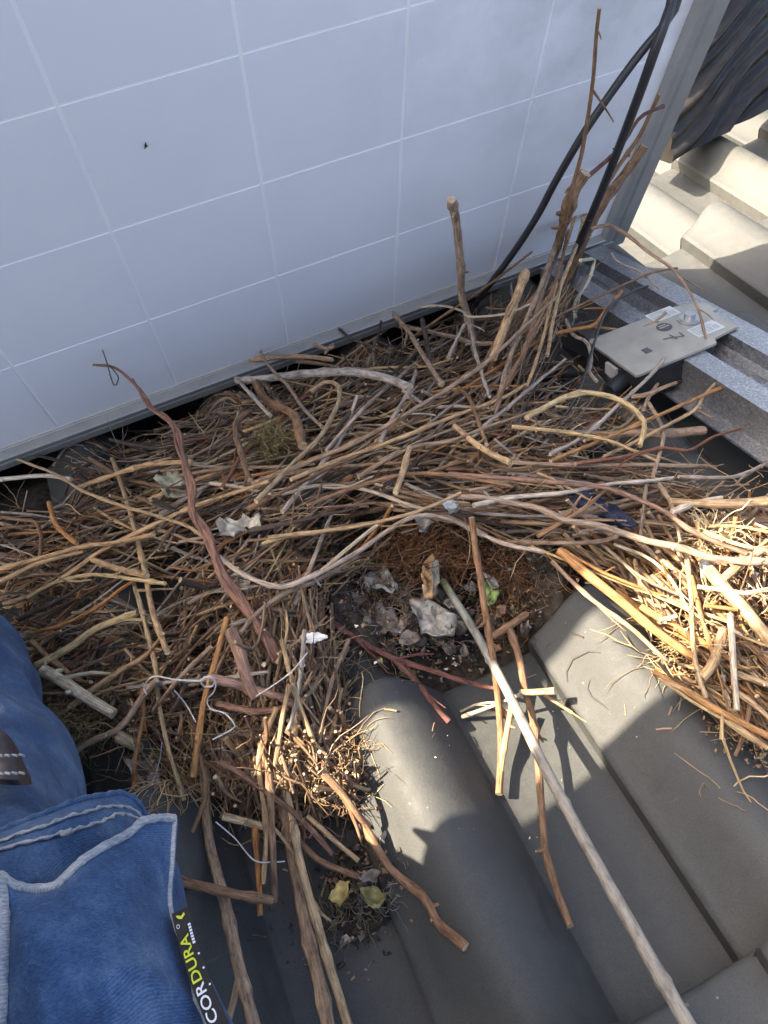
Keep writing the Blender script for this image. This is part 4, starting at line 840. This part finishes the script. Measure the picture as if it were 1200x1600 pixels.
mb = MB(); loft(mb, lerp_secs([((-.345, .48, .065), .06, .055), ((-.36, .30, .06), .06, .05), ((-.38, .05, .06), .05, .045)], 16), 24, .006); part('trouser_leg', mb, M_DENIM, person)
# body: one continuous skin (torso, head, arms), kept beside and behind the camera
sk = bpy.data.meshes.new('body'); 
J = [((-.25, -.10, .32), .13), ((-.30, .09, .46), .15), ((-.33, .196, .62), .13), ((-.35, .230, .74), .12), ((-.355, .246, .84), .105), ((-.35, .258, .93), .105), ((-.35, .250, 1.02), .10),
     ((-.50, .16, .74), .05), ((-.58, .14, .56), .042), ((-.50, .28, .40), .035), ((-.46, .33, .34), .03), ((-.20, .08, .74), .05), ((-.13, -.20, .60), .042), ((-.06, -.10, .55), .03), ((-.36, -.22, .26), .10), ((-.45, .10, .14), .075), ((-.18, -.10, .28), .09)]
E_ = [(0, 1), (1, 2), (2, 3), (3, 4), (4, 5), (5, 6), (3, 7), (7, 8), (8, 9), (9, 10), (3, 11), (11, 12), (12, 13), (0, 14), (14, 15), (0, 16)]
sk.from_pydata([Vector(j[0]) - ORG[person] for j in J], E_, []); body = link(bpy.data.objects.new('body', sk)); body.parent = person; ORG[body] = ORG[person]
md = body.modifiers.new('skin', 'SKIN'); 
for v_, j in zip(sk.skin_vertices[0].data, J): v_.radius = (j[1], j[1])
sk.skin_vertices[0].data[0].use_root = True
body.modifiers.new('sub', 'SUBSURF').levels = 2; body.modifiers['sub'].render_levels = 2; sk.materials.append(M_JACKET); body.data.materials.append(M_JACKET) if not sk.materials else None
def patch(rows_, nu, nv, wr, seed, th=.003, bulge=.0):
    """cloth through rows of points: rows_ is a list of polylines of (px, py, z)"""
    R2 = [cat([W(*p) for p in r], nu + 1) for r in rows_]; G = []
    colsv = [cat([R2[k][i] for k in range(len(R2))], nv + 1) for i in range(nu + 1)]
    V = [colsv[i][j] for j in range(nv + 1) for i in range(nu + 1)]
    out = []
    for j in range(nv + 1):
        for i in range(nu + 1):
            p = V[j * (nu + 1) + i].copy(); s, t = i / nu, j / nv
            p.z += bulge * math.sin(math.pi * s) * math.sin(math.pi * min(1, t)) + wr * 1.6 * (1 - 2 * abs(noise.noise(p * 13 + Vector((seed, 0, 0))))) ** 3 + wr * .5 * noise.noise(p * 60)
            out.append(p)
    m = len(out); bt_ = [p - Vector((0, 0, th)) for p in out]
    F = [(j * (nu + 1) + i, (j + 1) * (nu + 1) + i, (j + 1) * (nu + 1) + i + 1, j * (nu + 1) + i + 1) for j in range(nv) for i in range(nu)]
    mb = MB(); mb.add(out + bt_, F + [tuple(k + m for k in f[::-1]) for f in F], (1, 1, 1), True)
    ring = [j * (nu + 1) for j in range(nv + 1)], [j * (nu + 1) + nu for j in range(nv + 1)], list(range(nu + 1)), [nv * (nu + 1) + i for i in range(nu + 1)]
    for rg in ring: mb.add([out[k] for k in rg] + [bt_[k] for k in rg], [(k, k + 1, len(rg) + k + 1, len(rg) + k) for k in range(len(rg) - 1)], (1, 1, 1), True)
    return mb, out, nu
# upper pocket: hem band across the thigh
mbp, og, nu_ = patch([[(-60,1302,.275),(0,1300,.282),(90,1272,.278),(150,1252,.268),(188,1243,.255),(216,1256,.245),(232,1285,.235)], [(-60,1345,.285),(0,1342,.29),(90,1318,.285),(150,1300,.275),(195,1290,.26),(222,1290,.245),(236,1300,.235)], [(-60,1420,.28),(0,1410,.285),(90,1400,.278),(150,1380,.27),(200,1340,.255),(230,1320,.24),(242,1330,.23)]], 40, 16, .004, 3)
up_ = part('pocket_hem', mbp, M_DENIM, person)
for j, zz in ((0, .0), (5, .0012), (8, .0012)):
    mb = MB(); mb.tube([og[j * 41 + i] + Vector((0, 0, zz + .0006 * math.sin(i * 2.2))) for i in range(41)], [.0016 if j == 0 else .0007 * (1 + .5 * math.sin(i * 2.5)) for i in range(41)], (1, 1, 1), 6); part('seam', mb, M_FRAY if j != 0 else M_DENIM, up_)
mb = MB(); mb.tube(Wl([(96,1303,.292),(104,1302,.292),(113,1297,.292)]), [.0012, .0014, .0012], (1, 1, 1), 8); part('bar_tack', mb, M_FRAY, up_)
# hanging tool pocket
mbp, og, nu_ = patch([[(12,1378,.318),(40,1394,.31),(90,1390,.306),(130,1356,.302),(200,1312,.292),(232,1290,.285),(277,1285,.272)],
                      [(13,1420,.316),(40,1425,.316),(90,1420,.312),(130,1400,.306),(200,1370,.296),(230,1350,.288),(270,1345,.274)],
                      [(12,1480,.315),(40,1480,.318),(90,1475,.314),(130,1465,.309),(200,1440,.299),(230,1425,.290),(264,1405,.276)],
                      [(10,1560,.312),(60,1555,.316),(110,1550,.312),(160,1540,.306),(220,1520,.298),(250,1500,.290),(284,1480,.276)],
                      [(5,1680,.306),(60,1680,.31),(120,1680,.308),(180,1670,.302),(240,1660,.294),(290,1640,.284),(330,1615,.272)]], 44, 44, .0045, 8, .004, .004)
tp = part('tool_pocket', mbp, M_DENIM, person)
mb = MB(); mb.tube([og[i] + Vector((0, 0, .0010 + .0006 * noise.noise((i * .5, 2, 2)))) for i in range(45)], [.0017 * (1 + .3 * noise.noise((i * .7, 0, 3))) for i in range(45)], (1, 1, 1), 8); part('frayed_hem', mb, M_FRAY, tp)
mb = MB(); mb.tube([og[j * 45] + Vector((-.002, 0, .001)) for j in range(45)], [.0034 * (1 + .15 * noise.noise((j * .5, 1, 3))) for j in range(45)], (1, 1, 1), 8); part('side_welt', mb, M_FRAY, tp)
mb = MB(); mb.tube([og[j * 45 + 44] for j in range(45)], [.0011 * (1 + .3 * noise.noise((j * .7, 5, 3))) for j in range(45)], (1, 1, 1), 6); part('side_seam', mb, M_FRAY, tp)
# pocket side under the label
mbp, og2, _ = patch([[(262,1340,.268),(276,1350,.262),(290,1420,.250)], [(258,1420,.270),(275,1440,.262),(300,1470,.246)], [(275,1500,.270),(305,1520,.258),(335,1545,.244)], [(310,1610,.266),(345,1620,.256),(385,1640,.238)]], 10, 30, .001, 5, .003)
part('pocket_side', mbp, M_DENIM, person)
LZ = .2845
def lab(s, t, dz=0.0):                             # label coordinates: s across (0 left .. 1 right), t along (0 top .. 1 bottom)
    L0, L1 = Vector((268, 1428, 0)), Vector((331, 1620, 0)); R0, R1 = Vector((293, 1416, 0)), Vector((358, 1600, 0))
    a = L0.lerp(L1, t); b_ = R0.lerp(R1, t); q = a.lerp(b_, s); bow = 6 * math.sin(math.pi * t)
    return W(q.x - bow, q.y, LZ - .012 * s + dz)
mb = MB(); V = [lab(s / 6, t / 24) for t in range(25) for s in range(7)]; V2 = [p - Vector((0, 0, .0012)) for p in V]; m = len(V)
F = [(j * 7 + i, (j + 1) * 7 + i, (j + 1) * 7 + i + 1, j * 7 + i + 1) for j in range(24) for i in range(6)]
mb.add(V + V2, F + [tuple(k + m for k in f[::-1]) for f in F], (1, 1, 1), True); lb_ = part('woven_label', mb, M_LABEL, person)
def lettering(txt, t0, t1, s0, s1, mat, dz=.0006):
    cu = bpy.data.curves.new('lettering', 'FONT'); cu.body = txt; cu.offset = .012; cu.resolution_u = 3
    to = bpy.data.objects.new('tmp', cu); sc.collection.objects.link(to); bpy.context.view_layer.update()
    me = bpy.data.meshes.new_from_object(to.evaluated_get(bpy.context.evaluated_depsgraph_get())); bpy.data.objects.remove(to)
    xs = [v.co.x for v in me.vertices]; ys_ = [v.co.y for v in me.vertices]; x0_, x1_, y0_, y1_ = min(xs), max(xs), min(ys_), max(ys_)
    for v in me.vertices:
        fx, fy = (v.co.x - x0_) / (x1_ - x0_), (v.co.y - y0_) / (y1_ - y0_)
        v.co = lab(s1 + (s0 - s1) * fy, t0 + (t1 - t0) * fx, dz) - ORG[person]
    o = link(bpy.data.objects.new('lettering', me)); me.materials.append(mat); o.parent = lb_; return o
lettering('COR', .92, .60, .10, .66, M_WHITE); lettering('DURA', .585, .20, .10, .66, M_LIME); lettering('O', .135, .10, .10, .3, M_WHITE)
mb = MB()
for k in range(7): mb.add([lab(.76, .30 - .025 * k, .0006), lab(.76, .282 - .025 * k, .0006), lab(.92, .282 - .025 * k, .0006), lab(.92, .30 - .025 * k, .0006)], [(0, 1, 2, 3)])
for t in (.40, .52, .66): mb.add([lab(.86, t, .0006), lab(.86, t - .015, .0006), lab(.97, t - .015, .0006), lab(.97, t, .0006)], [(0, 1, 2, 3)])
part('small_print', mb, M_WHITE, lb_)
mb = MB(); strip_ = [(.2, .03), (.3, .06), (.5, .075), (.75, .05), (.7, .03), (.5, .05), (.35, .035)]
mb.add([lab(s, t, .0006) for s, t in strip_], [tuple(range(len(strip_)))]); part('print_swoosh', mb, M_LIME, lb_)
# dark strap with stitching at the frame edge
mbp, og3, _ = patch([[(-40,1130,.285),(0,1138,.287),(18,1158,.283),(30,1184,.275)], [(-40,1170,.29),(0,1178,.292),(26,1190,.288),(40,1205,.28)], [(-40,1215,.288),(0,1218,.29),(25,1219,.286),(42,1218,.279)]], 14, 10, .001, 2, .005)
st_ = part('leather_strap', mbp, M_LEATHER, person)
for y in (1179, 1207):
    mb = MB()
    for k in range(5): mb.tube(Wl([(-14 + k * 11, y + (1 - k * .3), 0.2955 - .002 * max(0, k - 2)), (-6 + k * 11, y + 2, 0.2955 - .002 * max(0, k - 2))]), .0006, (1, 1, 1), 5)
    part('stitching', mb, M_FRAY, st_)
